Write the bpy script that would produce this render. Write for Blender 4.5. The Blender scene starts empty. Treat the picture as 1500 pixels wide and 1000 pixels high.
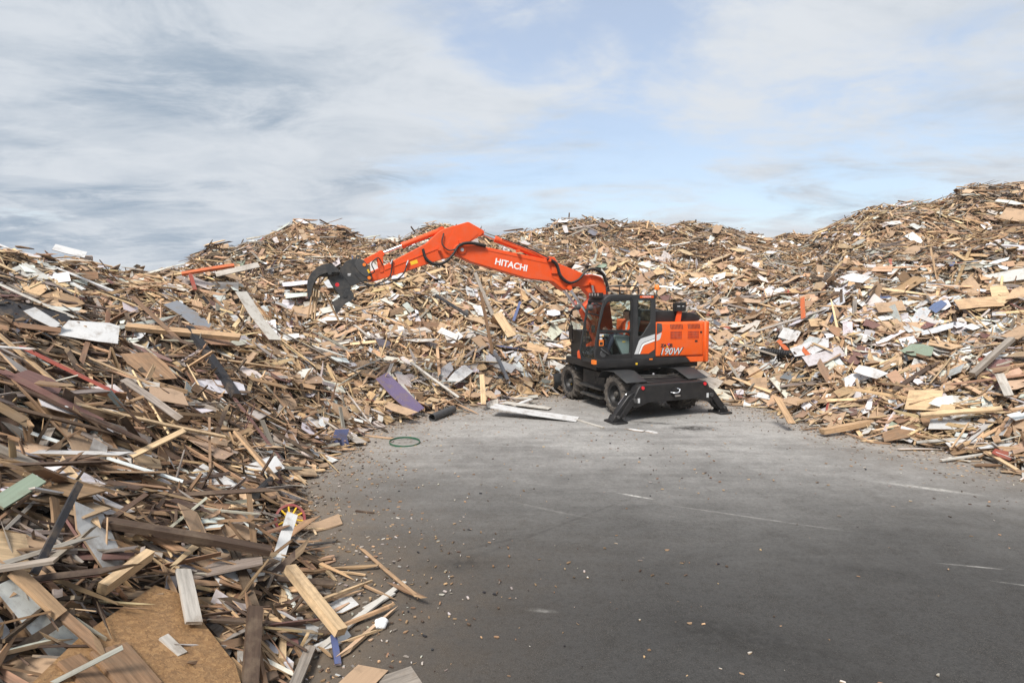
import bpy, bmesh, math, random
import numpy as np
from mathutils import Matrix, Vector

random.seed(7); rng = np.random.default_rng(11)
scene = bpy.context.scene
COL = scene.collection
R = math.radians

# ------------------------------------------------------------------ camera
CAM_H, FOC = 3.3, 880.0            # metres, focal length in pixels of a 1500 px wide frame
PITCH = math.atan(73 / 880)
cam_d = bpy.data.cameras.new('camera'); cam = bpy.data.objects.new('camera', cam_d); COL.objects.link(cam)
cam_d.sensor_width = 36.0; cam_d.lens = 36.0 * FOC / 1500
cam_d.clip_end = 3000; cam_d.clip_start = 0.05
cam.location = (0, 0, CAM_H); cam.rotation_euler = (R(90) - PITCH, 0, 0)
scene.camera = cam
scene.render.resolution_x = 1024; scene.render.resolution_y = 682

# ------------------------------------------------------------------ light
SUN_EL, SUN_AZ = R(52), R(200)     # azimuth measured clockwise from +Y: behind the camera, a little to the left
world = bpy.data.worlds.new('World'); scene.world = world; world.use_nodes = True
def build_world():
    nt = world.node_tree; nt.nodes.clear(); N = nt.nodes.new; L = nt.links.new
    out = N('ShaderNodeOutputWorld'); bg = N('ShaderNodeBackground'); bg.inputs['Strength'].default_value = 0.15
    sky = N('ShaderNodeTexSky'); sky.sky_type = 'NISHITA'; sky.sun_disc = False
    sky.sun_elevation = SUN_EL; sky.sun_rotation = SUN_AZ; sky.air_density = 1.0; sky.dust_density = 1.5; sky.ozone_density = 1.2
    tc = N('ShaderNodeTexCoord'); sep = N('ShaderNodeSeparateXYZ'); L(tc.outputs['Generated'], sep.inputs[0])
    def math_(op, a, b=None, c=None):
        m = N('ShaderNodeMath'); m.operation = op
        for i, v in enumerate((a, b, c)):
            if v is None: continue
            if isinstance(v, (int, float)): m.inputs[i].default_value = v
            else: L(v, m.inputs[i])
        return m.outputs[0]
    def mapr(v, a, b, c=0.0, d=1.0):
        m = N('ShaderNodeMapRange'); m.interpolation_type = 'SMOOTHSTEP'
        L(v, m.inputs[0])
        for i, q in enumerate((a, b, c, d)): m.inputs[i + 1].default_value = q
        return m.outputs[0]
    den = math_('ADD', math_('MAXIMUM', sep.outputs[2], 0.0), 0.14)
    u = math_('DIVIDE', sep.outputs[0], den); v = math_('DIVIDE', sep.outputs[1], den)
    cmb = N('ShaderNodeCombineXYZ'); L(u, cmb.inputs[0]); L(v, cmb.inputs[1])
    def noise(scale, detail, rough, off, sc=(1, 1, 1), dist=0.0):
        mp = N('ShaderNodeMapping'); mp.inputs['Location'].default_value = off; mp.inputs['Scale'].default_value = sc
        L(cmb.outputs[0], mp.inputs[0])
        n = N('ShaderNodeTexNoise'); n.inputs['Scale'].default_value = scale; n.inputs['Detail'].default_value = detail
        n.inputs['Roughness'].default_value = rough; n.inputs['Distortion'].default_value = dist
        L(mp.outputs[0], n.inputs['Vector']); return n.outputs[0]
    def blob(d, inner, outer):      # soft cone round a direction
        dd = Vector(d).normalized()
        vm = N('ShaderNodeVectorMath'); vm.operation = 'DOT_PRODUCT'; L(tc.outputs['Generated'], vm.inputs[0]); vm.inputs[1].default_value = dd
        return mapr(vm.outputs['Value'], math.cos(R(outer)), math.cos(R(inner)))
    n1 = noise(0.75, 9, 0.62, (3.1, 1.7, 0), (0.7, 1.0, 1), 0.35)
    n2 = noise(2.6, 12, 0.66, (7.3, 4.1, 0), (0.8, 1.0, 1), 0.5)
    n3 = noise(0.9, 12, 0.64, (12.4, 9.3, 2), (0.65, 1.0, 1), 0.4)
    cover = math_('ADD', math_('MULTIPLY', n1, 0.62), math_('MULTIPLY', n2, 0.38))
    # the thin, bluer opening to the right and the heavy bank to the left
    right = blob((0.55, 1, 0.30), 4, 34)
    left = blob((-0.62, 1, 0.24), 3, 30)
    cover = math_('SUBTRACT', cover, math_('MULTIPLY', right, 0.03))
    cover = math_('ADD', cover, math_('MULTIPLY', left, 0.10))
    cov = mapr(cover, 0.38, 0.54, 0.42, 1.0)
    dark = math_('ADD', mapr(n3, 0.40, 0.72, 0.0, 0.9), math_('MULTIPLY', left, 0.34))
    dark = math_('MULTIPLY', math_('MINIMUM', dark, 1.0), mapr(n2, 0.35, 0.60, 0.30, 1.0))
    white = N('ShaderNodeMix'); white.data_type = 'RGBA'
    L(dark, white.inputs[0]); white.inputs[6].default_value = (3.65, 3.84, 4.08, 1); white.inputs[7].default_value = (1.85, 2.25, 2.75, 1)
    mix = N('ShaderNodeMix'); mix.data_type = 'RGBA'
    L(cov, mix.inputs[0]); L(sky.outputs[0], mix.inputs[6]); L(white.outputs[2], mix.inputs[7])
    L(mix.outputs[2], bg.inputs[0]); L(bg.outputs[0], out.inputs[0])
build_world()

sun_d = bpy.data.lights.new('sun', 'SUN'); sun = bpy.data.objects.new('sun', sun_d); COL.objects.link(sun)
sun_d.energy = 3.6; sun_d.angle = R(16); sun_d.color = (1.0, 0.95, 0.88)
sd = Vector((math.sin(SUN_AZ) * math.cos(SUN_EL), math.cos(SUN_AZ) * math.cos(SUN_EL), math.sin(SUN_EL)))
sun.rotation_euler = sd.to_track_quat('Z', 'Y').to_euler(); sun.location = sd * 60

vs = scene.view_settings
vs.view_transform = 'Standard'; vs.look = 'None'; vs.gamma = 1.0; vs.use_curve_mapping = False; vs.exposure = 0.45
scene.render.engine = 'CYCLES'

# ------------------------------------------------------------------ materials
MATS = {}
def node_mat(name):
    m = bpy.data.materials.new(name); m.use_nodes = True
    nt = m.node_tree; b = nt.nodes['Principled BSDF']; MATS[name] = m
    return m, nt, b
def simple(name, rgb, rough=0.5, metal=0.0, coat=0.0, dust=0.25, dust_rgb=(0.30, 0.25, 0.20), bump=0.0, scale=6.0, spec=0.5):
    """paint or rubber with uneven tone and a film of settled dust"""
    m, nt, b = node_mat(name); N = nt.nodes.new; L = nt.links.new
    tc = N('ShaderNodeTexCoord')
    n = N('ShaderNodeTexNoise'); n.inputs['Scale'].default_value = scale; n.inputs['Detail'].default_value = 6; n.inputs['Roughness'].default_value = 0.65
    L(tc.outputs['Object'], n.inputs['Vector'])
    r = N('ShaderNodeMapRange'); r.inputs[1].default_value = 0.45; r.inputs[2].default_value = 0.75; r.inputs[3].default_value = 0.0; r.inputs[4].default_value = dust
    L(n.outputs[0], r.inputs[0])
    mx = N('ShaderNodeMix'); mx.data_type = 'RGBA'; mx.inputs[6].default_value = (*rgb, 1); mx.inputs[7].default_value = (*dust_rgb, 1)
    L(r.outputs[0], mx.inputs[0]); L(mx.outputs[2], b.inputs['Base Color'])
    rr = N('ShaderNodeMapRange'); rr.inputs[3].default_value = rough; rr.inputs[4].default_value = min(1, rough + 0.3); L(n.outputs[0], rr.inputs[0]); L(rr.outputs[0], b.inputs['Roughness'])
    b.inputs['Metallic'].default_value = metal; b.inputs['Coat Weight'].default_value = coat; b.inputs['Specular IOR Level'].default_value = spec
    if bump:
        bp = N('ShaderNodeBump'); bp.inputs['Strength'].default_value = bump; bp.inputs['Distance'].default_value = 0.01
        L(n.outputs[0], bp.inputs['Height']); L(bp.outputs[0], b.inputs['Normal'])
    return m
simple('boom_paint', (0.72, 0.078, 0.006), 0.42, coat=0.05, dust=0.14)
simple('body_paint', (0.74, 0.10, 0.006), 0.38, coat=0.1, dust=0.12)
simple('black_paint', (0.011, 0.011, 0.012), 0.36, dust=0.05)
simple('cab_grey', (0.024, 0.025, 0.027), 0.42, dust=0.05)
simple('cover_grey', (0.05, 0.051, 0.053), 0.4, dust=0.12)
simple('chassis_grey', (0.040, 0.038, 0.036), 0.6, dust=0.35)
simple('rubber', (0.060, 0.053, 0.047), 0.85, dust=0.75, dust_rgb=(0.21, 0.175, 0.14), bump=0.3, scale=9)
simple('hose_rubber', (0.016, 0.016, 0.017), 0.5, dust=0.15)
simple('chrome', (0.75, 0.76, 0.78), 0.18, metal=1.0, dust=0.05)
simple('grab_steel', (0.045, 0.046, 0.048), 0.5, metal=0.3, dust=0.3, scale=4)
simple('decal_white', (0.80, 0.80, 0.80), 0.45, dust=0.05)
simple('decal_silver', (0.55, 0.56, 0.57), 0.35, dust=0.05)
simple('decal_black', (0.012, 0.012, 0.012), 0.45, dust=0.05)
simple('decal_yellow', (0.80, 0.50, 0.02), 0.45, dust=0.1)
simple('decal_blue', (0.03, 0.06, 0.45), 0.45, dust=0.05)
simple('decal_red', (0.62, 0.02, 0.03), 0.35, dust=0.05)
simple('amber_plastic', (0.85, 0.20, 0.02), 0.3, dust=0.05)
simple('grille_red', (0.17, 0.028, 0.012), 0.6, dust=0.3)
simple('seat_grey', (0.05, 0.052, 0.055), 0.8, dust=0.1)
simple('cab_trim', (0.22, 0.26, 0.26), 0.6, dust=0.1)
simple('skin', (0.52, 0.30, 0.21), 0.55, dust=0.0)
simple('hair', (0.03, 0.022, 0.018), 0.7, dust=0.0)
simple('vest_orange', (0.86, 0.105, 0.015), 0.75, dust=0.05)
simple('reflective_tape', (0.62, 0.66, 0.62), 0.4, dust=0.05)
simple('work_trousers', (0.03, 0.035, 0.06), 0.85, dust=0.1)
simple('mirror_glass', (0.55, 0.58, 0.60), 0.1, metal=1.0, dust=0.05)
def glass():
    m, nt, b = node_mat('glass'); N = nt.nodes.new; L = nt.links.new
    out = [n for n in nt.nodes if n.type == 'OUTPUT_MATERIAL'][0]; nt.nodes.remove(b)
    t = N('ShaderNodeBsdfTransparent'); t.inputs[0].default_value = (0.90, 0.94, 0.93, 1)
    g = N('ShaderNodeBsdfGlossy'); g.inputs['Roughness'].default_value = 0.03; g.inputs[0].default_value = (0.9, 0.95, 0.95, 1)
    fr = N('ShaderNodeFresnel'); fr.inputs[0].default_value = 1.45; geo = N('ShaderNodeNewGeometry')      # reflect on the outer faces only
    inv = N('ShaderNodeMath'); inv.operation = 'SUBTRACT'; inv.inputs[0].default_value = 1.0; L(geo.outputs['Backfacing'], inv.inputs[1])
    ml = N('ShaderNodeMath'); ml.operation = 'MULTIPLY'; L(fr.outputs[0], ml.inputs[0]); L(inv.outputs[0], ml.inputs[1])
    mx = N('ShaderNodeMixShader'); L(ml.outputs[0], mx.inputs[0]); L(t.outputs[0], mx.inputs[1]); L(g.outputs[0], mx.inputs[2]); L(mx.outputs[0], out.inputs[0])
glass()

def debris_material():
    """wood and board: colour of each piece from 'col' (alpha = how woody), grain runs along the piece's own length ('pc')"""
    m, nt, b = node_mat('scrap_wood'); N = nt.nodes.new; L = nt.links.new
    at = N('ShaderNodeAttribute'); at.attribute_name = 'col'
    pc = N('ShaderNodeAttribute'); pc.attribute_name = 'pc'
    mp = N('ShaderNodeMapping'); mp.inputs['Scale'].default_value = (1.6, 26, 26); L(pc.outputs['Vector'], mp.inputs[0])
    g = N('ShaderNodeTexNoise'); g.inputs['Scale'].default_value = 1.0; g.inputs['Detail'].default_value = 5; g.inputs['Roughness'].default_value = 0.7; L(mp.outputs[0], g.inputs['Vector'])
    s = N('ShaderNodeTexNoise'); s.inputs['Scale'].default_value = 4.0; s.inputs['Detail'].default_value = 9; s.inputs['Roughness'].default_value = 0.7; L(pc.outputs['Vector'], s.inputs['Vector'])
    gr = N('ShaderNodeMapRange'); gr.inputs[1].default_value = 0.3; gr.inputs[2].default_value = 0.7; gr.inputs[3].default_value = 0.50; gr.inputs[4].default_value = 1.28; L(g.outputs[0], gr.inputs[0])
    # woodiness fades the grain on laminate
    gm = N('ShaderNodeMix'); gm.data_type = 'FLOAT'; L(at.outputs['Alpha'], gm.inputs[0]); gm.inputs[2].default_value = 1.0; L(gr.outputs[0], gm.inputs[3])
    sr = N('ShaderNodeMapRange'); sr.inputs[1].default_value = 0.50; sr.inputs[2].default_value = 0.72; sr.inputs[3].default_value = 0.0; sr.inputs[4].default_value = 0.75; L(s.outputs[0], sr.inputs[0])
    c1 = N('ShaderNodeVectorMath'); c1.operation = 'SCALE'; L(at.outputs['Color'], c1.inputs[0]); L(gm.outputs[0], c1.inputs['Scale'])
    mx = N('ShaderNodeMix'); mx.data_type = 'RGBA'; L(sr.outputs[0], mx.inputs[0]); L(c1.outputs[0], mx.inputs[6]); mx.inputs[7].default_value = (0.17, 0.125, 0.085, 1)
    L(mx.outputs[2], b.inputs['Base Color'])
    b.inputs['Roughness'].default_value = 0.72; b.inputs['Specular IOR Level'].default_value = 0.3
    bp = N('ShaderNodeBump'); bp.inputs['Strength'].default_value = 0.35; bp.inputs['Distance'].default_value = 0.006; L(g.outputs[0], bp.inputs['Height']); L(bp.outputs[0], b.inputs['Normal'])
debris_material()

def osb_material():
    m, nt, b = node_mat('strand_board'); N = nt.nodes.new; L = nt.links.new
    pc = N('ShaderNodeAttribute'); pc.attribute_name = 'pc'
    v = N('ShaderNodeTexVoronoi'); v.inputs['Scale'].default_value = 44; v.inputs['Randomness'].default_value = 1.0
    nz = N('ShaderNodeTexNoise'); nz.inputs['Scale'].default_value = 9; nz.inputs['Detail'].default_value = 8; nz.inputs['Roughness'].default_value = 0.75
    mp = N('ShaderNodeVectorMath'); mp.operation = 'MULTIPLY_ADD'; L(nz.outputs['Color'], mp.inputs[0]); mp.inputs[1].default_value = (0.22, 0.22, 0.22); L(pc.outputs['Vector'], mp.inputs[2])
    L(pc.outputs['Vector'], nz.inputs['Vector']); L(mp.outputs[0], v.inputs['Vector'])
    rp = N('ShaderNodeValToRGB'); L(v.outputs['Color'], rp.inputs[0])
    e = rp.color_ramp.elements; e[0].color = (0.16, 0.085, 0.036, 1); e[1].color = (0.42, 0.25, 0.11, 1)
    k = e.new(0.5); k.color = (0.29, 0.16, 0.066, 1)
    rr = N('ShaderNodeMapRange'); rr.inputs[1].default_value = 0.45; rr.inputs[2].default_value = 0.72; rr.inputs[4].default_value = 0.55; L(nz.outputs[0], rr.inputs[0])
    mx = N('ShaderNodeMix'); mx.data_type = 'RGBA'; L(rr.outputs[0], mx.inputs[0]); L(rp.outputs[0], mx.inputs[6]); mx.inputs[7].default_value = (0.16, 0.10, 0.055, 1)
    L(mx.outputs[2], b.inputs['Base Color']); b.inputs['Roughness'].default_value = 0.75
    bp = N('ShaderNodeBump'); bp.inputs['Strength'].default_value = 0.5; bp.inputs['Distance'].default_value = 0.006; L(v.outputs['Distance'], bp.inputs['Height']); L(bp.outputs[0], b.inputs['Normal'])
osb_material()

def ground_material():
    m, nt, b = node_mat('asphalt'); N = nt.nodes.new; L = nt.links.new
    tc = N('ShaderNodeTexCoord'); at = N('ShaderNodeAttribute'); at.attribute_name = 'dust'
    def noise(sc, det, ro, src=None, dist=0):
        n = N('ShaderNodeTexNoise'); n.inputs['Scale'].default_value = sc; n.inputs['Detail'].default_value = det; n.inputs['Roughness'].default_value = ro; n.inputs['Distortion'].default_value = dist
        L(src if src else tc.outputs['Object'], n.inputs['Vector']); return n.outputs[0]
    def mr(v, a, b_, c, d):
        r = N('ShaderNodeMapRange'); L(v, r.inputs[0])
        for i, q in enumerate((a, b_, c, d)): r.inputs[i + 1].default_value = q
        return r.outputs[0]
    def mix(f, a, b_):
        x = N('ShaderNodeMix'); x.data_type = 'RGBA'; L(f, x.inputs[0])
        for s, q in ((6, a), (7, b_)):
            if isinstance(q, tuple): x.inputs[s].default_value = (*q, 1)
            else: L(q, x.inputs[s])
        return x.outputs[2]
    def mul(a, b_, op='MULTIPLY'):
        x = N('ShaderNodeMath'); x.operation = op; x.use_clamp = True
        for i, q in enumerate((a, b_)):
            if isinstance(q, float): x.inputs[i].default_value = q
            else: L(q, x.inputs[i])
        return x.outputs[0]
    mp = N('ShaderNodeMapping'); mp.inputs['Rotation'].default_value = (0, 0, R(24)); mp.inputs['Scale'].default_value = (0.16, 1.0, 1.0); L(tc.outputs['Object'], mp.inputs[0])
    streak = noise(2.2, 10, 0.72, mp.outputs[0], 0.6)          # drag and tyre sweeps
    broad = noise(0.45, 6, 0.6); mid = noise(2.6, 12, 0.74); fine = noise(55, 4, 0.7); grit = noise(240, 2, 0.6)
    base = mix(mr(fine, 0.3, 0.7, 0, 1), (0.024, 0.0235, 0.023), (0.056, 0.054, 0.052))
    speck = noise(16, 12, 0.8)
    base = mix(mr(mid, 0.48, 0.66, 0, 0.8), base, (0.026, 0.025, 0.024)); base = mix(mr(speck, 0.52, 0.62, 0, 0.7), base, (0.018, 0.017, 0.016)); base = mix(mr(speck, 0.40, 0.28, 0, 0.6), base, (0.11, 0.105, 0.10))
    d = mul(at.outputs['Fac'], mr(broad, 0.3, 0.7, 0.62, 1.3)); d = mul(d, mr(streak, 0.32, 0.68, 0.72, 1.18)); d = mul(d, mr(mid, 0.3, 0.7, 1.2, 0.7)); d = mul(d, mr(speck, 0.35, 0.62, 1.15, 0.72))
    col = mix(d, base, (0.345, 0.335, 0.32))  # pale dust tone; its foreground fade also carries painted lens vignette
    tan = N('ShaderNodeAttribute'); tan.attribute_name = 'soil'
    col = mix(mul(tan.outputs['Fac'], mr(mid, 0.35, 0.65, 0.5, 1.0)), col, (0.21, 0.155, 0.105))
    col = mix(mul(mr(grit, 0.62, 0.72, 0, 0.7), mr(mid, 0.4, 0.6, 0.2, 1.0)), col, (0.42, 0.37, 0.31))
    # pale scrape marks and damp spots with a shape of their own
    def smear(x, y, ang, ln, w, strength, rgb, col):
        q = N('ShaderNodeMapping'); q.vector_type = 'TEXTURE'; q.inputs['Location'].default_value = (x, y, 0); q.inputs['Rotation'].default_value = (0, 0, R(ang)); q.inputs['Scale'].default_value = (ln, w, 1)
        L(tc.outputs['Object'], q.inputs[0])
        ln_ = N('ShaderNodeVectorMath'); ln_.operation = 'LENGTH'; L(q.outputs[0], ln_.inputs[0])
        f = mr(ln_.outputs['Value'], 0.0, 1.0, strength, 0.0); f = mul(f, mr(noise(7, 6, 0.75), 0.35, 0.6, 0.0, 1.0))
        return mix(f, col, rgb)
    pale, wet = (0.62, 0.60, 0.56), (0.018, 0.017, 0.016)
    for a in ((3.5, 8.6, -24, 1.5, 0.03, 0.38), (7.0, 9.9, -30, 0.9, 0.10, 0.8), (5.6, 7.0, -14, 0.45, 0.025, 0.6), (2.0, 9.5, -30, 0.35, 0.05, 1.0),
              (5.9, 6.5, -20, 0.5, 0.02, 0.5), (0.55, 8.9, -32, 1.0, 0.05, 0.15), (0.3, 6.0, -10, 0.2, 0.05, 0.35)): col = smear(*a, pale, col)
    for a in ((4.35, 14.35, 0, 0.75, 0.33, 1.5), (3.6, 14.9, -20, 0.8, 0.16, 1.3), (2.3, 5.4, -25, 1.6, 0.5, 0.7), (4.2, 6.9, -25, 1.3, 0.25, 0.5), (-0.6, 7.1, 10, 0.7, 0.35, 0.6)): col = smear(*a, wet, col)
    for a in ((0.75, 8.35, 42, 2.6, 0.045, 0.55), (-0.2, 7.7, 30, 0.9, 0.06, 0.55)): col = smear(*a, (0.035, 0.032, 0.03), col)
    L(col, b.inputs['Base Color'])
    L(mr(mid, 0.3, 0.7, 0.78, 0.95), b.inputs['Roughness']); b.inputs['Specular IOR Level'].default_value = 0.3
    bp = N('ShaderNodeBump'); bp.inputs['Strength'].default_value = 0.5; bp.inputs['Distance'].default_value = 0.008; L(fine, bp.inputs['Height'])
    b2 = N('ShaderNodeBump'); b2.inputs['Strength'].default_value = 0.5; b2.inputs['Distance'].default_value = 0.03; L(mid, b2.inputs['Height']); L(bp.outputs[0], b2.inputs['Normal']); L(b2.outputs[0], b.inputs['Normal'])
ground_material()
def soil_material():
    m, nt, b = node_mat('pile_fines'); N = nt.nodes.new; L = nt.links.new
    tc = N('ShaderNodeTexCoord'); n = N('ShaderNodeTexNoise'); n.inputs['Scale'].default_value = 7; n.inputs['Detail'].default_value = 9; n.inputs['Roughness'].default_value = 0.8
    L(tc.outputs['Object'], n.inputs['Vector']); rp = N('ShaderNodeValToRGB'); L(n.outputs[0], rp.inputs[0])
    e = rp.color_ramp.elements; e[0].position = 0.35; e[0].color = (0.035, 0.025, 0.018, 1); e[1].position = 0.7; e[1].color = (0.13, 0.095, 0.063, 1)
    L(rp.outputs[0], b.inputs['Base Color']); b.inputs['Roughness'].default_value = 0.95
    bp = N('ShaderNodeBump'); bp.inputs['Strength'].default_value = 0.8; bp.inputs['Distance'].default_value = 0.05; L(n.outputs[0], bp.inputs['Height']); L(bp.outputs[0], b.inputs['Normal'])
soil_material()

# ------------------------------------------------------------------ the pile as a height field
CX, CY = 3.0, 8.0
FOOT = [(-3.5, -4), (-2.4, -1.5), (-1.9, 1.5), (-1.85, 3.2), (-1.95, 4.83), (-2.0, 5.43), (-2.1, 5.91), (-2.55, 6.98), (-3.25, 8.51), (-3.75, 9.71), (-3.8, 11.76), (-3.55, 12.84), (-2.8, 15.53), (-1.02, 17.66),
        (0.65, 18.84), (2.2, 19.7), (4.4, 19.3), (6.3, 17.9), (7.27, 16.63), (7.6, 14.9), (8.36, 13.65), (8.75, 12.2), (9.5, 10.9), (11.0, 9.0), (12.0, 6.0), (13, 2.0), (14, -2)]
CREST = [(-9, -10, 3.4), (-10, -3, 3.5), (-11.2, 3, 3.8), (-12.2, 9, 4.1), (-11.81, 14, 4.0), (-10.98, 15, 3.8), (-10.54, 17, 3.55), (-10.5, 19, 3.5), (-12.3, 26, 4.8), (-10.05, 28, 6.0), (-5.98, 28, 5.6), (-4.09, 28, 5.5),
         (0, 29, 6.2), (4.04, 30, 6.85), (8.42, 30, 6.35), (12.06, 29, 5.85), (13.51, 28, 5.95), (15.12, 27, 6.2), (15.99, 26, 6.35), (18.15, 25, 6.65), (20.09, 24, 7.0), (23.5, 19, 7.4), (25.5, 12, 7.2), (26, 5, 6.5), (26, -3, 6)]
def _tab(P):
    a = np.array([math.atan2(p[1] - CY, p[0] - CX) for p in P]); a = np.where(a < -1.9, a + 2 * math.pi, a)
    r = np.array([math.hypot(p[0] - CX, p[1] - CY) for p in P]); o = np.argsort(a)
    return a[o], r[o], (np.array([p[2] for p in P])[o] if len(P[0]) > 2 else None)
FA, FR, _ = _tab(FOOT); CA, CR, CZ = _tab(CREST)
def _hash(ix, iy, s):
    n = (ix * 374761393 + iy * 668265263 + s * 974711) & 0x7fffffff
    n = ((n ^ (n >> 13)) * 1274126177) & 0x7fffffff
    return ((n ^ (n >> 16)) & 0xffff) / 65535.0
def vnoise(x, y, s=0):
    ix = np.floor(x).astype(np.int64); iy = np.floor(y).astype(np.int64); fx = x - ix; fy = y - iy
    fx = fx * fx * (3 - 2 * fx); fy = fy * fy * (3 - 2 * fy)
    a = _hash(ix, iy, s); b = _hash(ix + 1, iy, s); c = _hash(ix, iy + 1, s); d = _hash(ix + 1, iy + 1, s)
    return (a + (b - a) * fx) * (1 - fy) + (c + (d - c) * fx) * fy - 0.5
def smooth(a, b, t):
    t = np.clip((t - a) / (b - a), 0, 1); return t * t * (3 - 2 * t)
def pile_t(x, y):
    x = np.asarray(x, float); y = np.asarray(y, float)
    a = np.arctan2(y - CY, x - CX); a = np.where(a < -1.9, a + 2 * math.pi, a); r = np.hypot(x - CX, y - CY)
    rf = np.interp(a, FA, FR) + 0.6 * vnoise(a * 14, a * 0 + 3.3, 5); rc = np.interp(a, CA, CR)
    return (r - rf) / (rc - rf), np.interp(a, CA, CZ), r - rf
def height(x, y):
    x = np.asarray(x, float); y = np.asarray(y, float)
    t, zc, dr = pile_t(x, y)
    tt = np.clip(t, 0, 1)
    g = np.where(t <= 1, tt * (1.30 - 0.30 * tt), np.maximum(0.0, 1 - 0.35 * (t - 1) - 0.9 * (t - 1) ** 2))
    z = zc * g
    amp = smooth(0.0, 0.30, t)
    z = z + amp * (1.1 * vnoise(x / 3.1, y / 3.1, 1) + 0.7 * vnoise(x / 1.3, y / 1.3, 2) + 0.35 * vnoise(x / 0.6, y / 0.6, 3))
    return np.where(dr < 0, -0.06 + 0.0 * z, np.maximum(z, -0.03))
def normal_at(x, y, e=0.35):
    dx = (height(x + e, y) - height(x - e, y)) / (2 * e); dy = (height(x, y + e) - height(x, y - e)) / (2 * e)
    n = np.stack([-dx, -dy, np.ones_like(dx)], -1); return n / np.linalg.norm(n, axis=-1, keepdims=True)

# ------------------------------------------------------------------ helpers
def tag(o, label=None, category=None, group=None, kind=None):
    if label: o['label'] = label
    if category: o['category'] = category
    if group: o['group'] = group
    if kind: o['kind'] = kind
    return o
def obj(name, me, mat=None, parent=None, loc=None, rot=None):
    o = bpy.data.objects.new(name, me); COL.objects.link(o)
    if mat is not None and not me.materials: me.materials.append(MATS[mat])
    if parent: o.parent = parent
    if loc is not None: o.location = loc
    if rot is not None: o.rotation_euler = rot
    return o
def empty(name, loc, rz=0.0):
    o = bpy.data.objects.new(name, None); COL.objects.link(o); o.location = loc; o.rotation_euler = (0, 0, rz); o.empty_display_size = 0.2
    return o
def to_mesh(bm, name, M=None, smooth_deg=None):
    if M is not None: bmesh.ops.transform(bm, matrix=M, verts=bm.verts)
    bmesh.ops.recalc_face_normals(bm, faces=bm.faces)
    me = bpy.data.meshes.new(name); bm.to_mesh(me); bm.free()
    if smooth_deg:
        for p in me.polygons: p.use_smooth = True
        me.set_sharp_from_angle(angle=R(smooth_deg))
    return me
def bevel(bm, w, seg=1, ang=25):
    if w <= 0: return
    ed = [e for e in bm.edges if len(e.link_faces) == 2 and e.calc_face_angle(0) > R(ang)]
    bmesh.ops.bevel(bm, geom=ed, offset=w, segments=seg, affect='EDGES', profile=0.6, clamp_overlap=True)
def add_box(bm, x0, x1, y0, y1, z0, z1):
    v = [bm.verts.new(p) for p in ((x0, y0, z0), (x1, y0, z0), (x1, y1, z0), (x0, y1, z0), (x0, y0, z1), (x1, y0, z1), (x1, y1, z1), (x0, y1, z1))]
    for f in ((0, 3, 2, 1), (4, 5, 6, 7), (0, 1, 5, 4), (1, 2, 6, 5), (2, 3, 7, 6), (3, 0, 4, 7)): bm.faces.new([v[i] for i in f])
def box(name, b, bev=0.01, M=None, seg=1):
    bm = bmesh.new(); add_box(bm, *b); bevel(bm, bev, seg); return to_mesh(bm, name, M, 40)
def add_prism(bm, pts, y0, y1):
    """pts in the x-z plane, swept along y"""
    a = [bm.verts.new((x, y0, z)) for x, z in pts]; b = [bm.verts.new((x, y1, z)) for x, z in pts]
    bm.faces.new(a); bm.faces.new(b[::-1]); n = len(pts)
    for i in range(n): bm.faces.new((a[i], b[i], b[(i + 1) % n], a[(i + 1) % n]))
def prism(name, pts, y0, y1, bev=0.01, M=None, seg=1):
    bm = bmesh.new(); add_prism(bm, pts, y0, y1); bmesh.ops.recalc_face_normals(bm, faces=bm.faces); bevel(bm, bev, seg); return to_mesh(bm, name, M, 40)
def prism_top(name, pts, z0, z1, bev=0.01, M=None):
    """pts in the x-y plane, swept along z"""
    bm = bmesh.new()
    a = [bm.verts.new((x, y, z0)) for x, y in pts]; b = [bm.verts.new((x, y, z1)) for x, y in pts]
    bm.faces.new(a); bm.faces.new(b[::-1]); n = len(pts)
    for i in range(n): bm.faces.new((a[i], b[i], b[(i + 1) % n], a[(i + 1) % n]))
    bmesh.ops.recalc_face_normals(bm, faces=bm.faces); bevel(bm, bev); return to_mesh(bm, name, M, 40)
def add_tube(bm, P, rad, seg=8, caps=True):
    P = [Vector(p) for p in P]; rad = rad if isinstance(rad, (list, tuple)) else [rad] * len(P)
    rings = []; up = None
    for i, p in enumerate(P):
        d = (P[min(i + 1, len(P) - 1)] - P[max(i - 1, 0)]).normalized()
        if up is None: up = Vector((0, 0, 1)) if abs(d.z) < 0.9 else Vector((1, 0, 0))
        s = d.cross(up).normalized(); up = s.cross(d).normalized()
        rings.append([bm.verts.new(p + rad[i] * (math.cos(2 * math.pi * k / seg) * s + math.sin(2 * math.pi * k / seg) * up)) for k in range(seg)])
    for a, b in zip(rings, rings[1:]):
        for k in range(seg): bm.faces.new((a[k], a[(k + 1) % seg], b[(k + 1) % seg], b[k]))
    if caps: bm.faces.new(rings[0][::-1]); bm.faces.new(rings[-1])
def spline(P, n=6):
    P = [Vector(p) for p in P]; Q = [P[0] * 2 - P[1]] + P + [P[-1] * 2 - P[-2]]; out = []
    for i in range(1, len(Q) - 2):
        for k in range(n):
            t = k / n; a, b, c, d = Q[i - 1:i + 3]
            out.append(0.5 * (2 * b + (c - a) * t + (2 * a - 5 * b + 4 * c - d) * t * t + (3 * b - a - 3 * c + d) * t ** 3))
    return out + [P[-1]]
def tube(name, P, rad, seg=8, M=None, curve=0):
    bm = bmesh.new(); add_tube(bm, spline(P, curve) if curve else P, rad, seg); return to_mesh(bm, name, M, 50)
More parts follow.
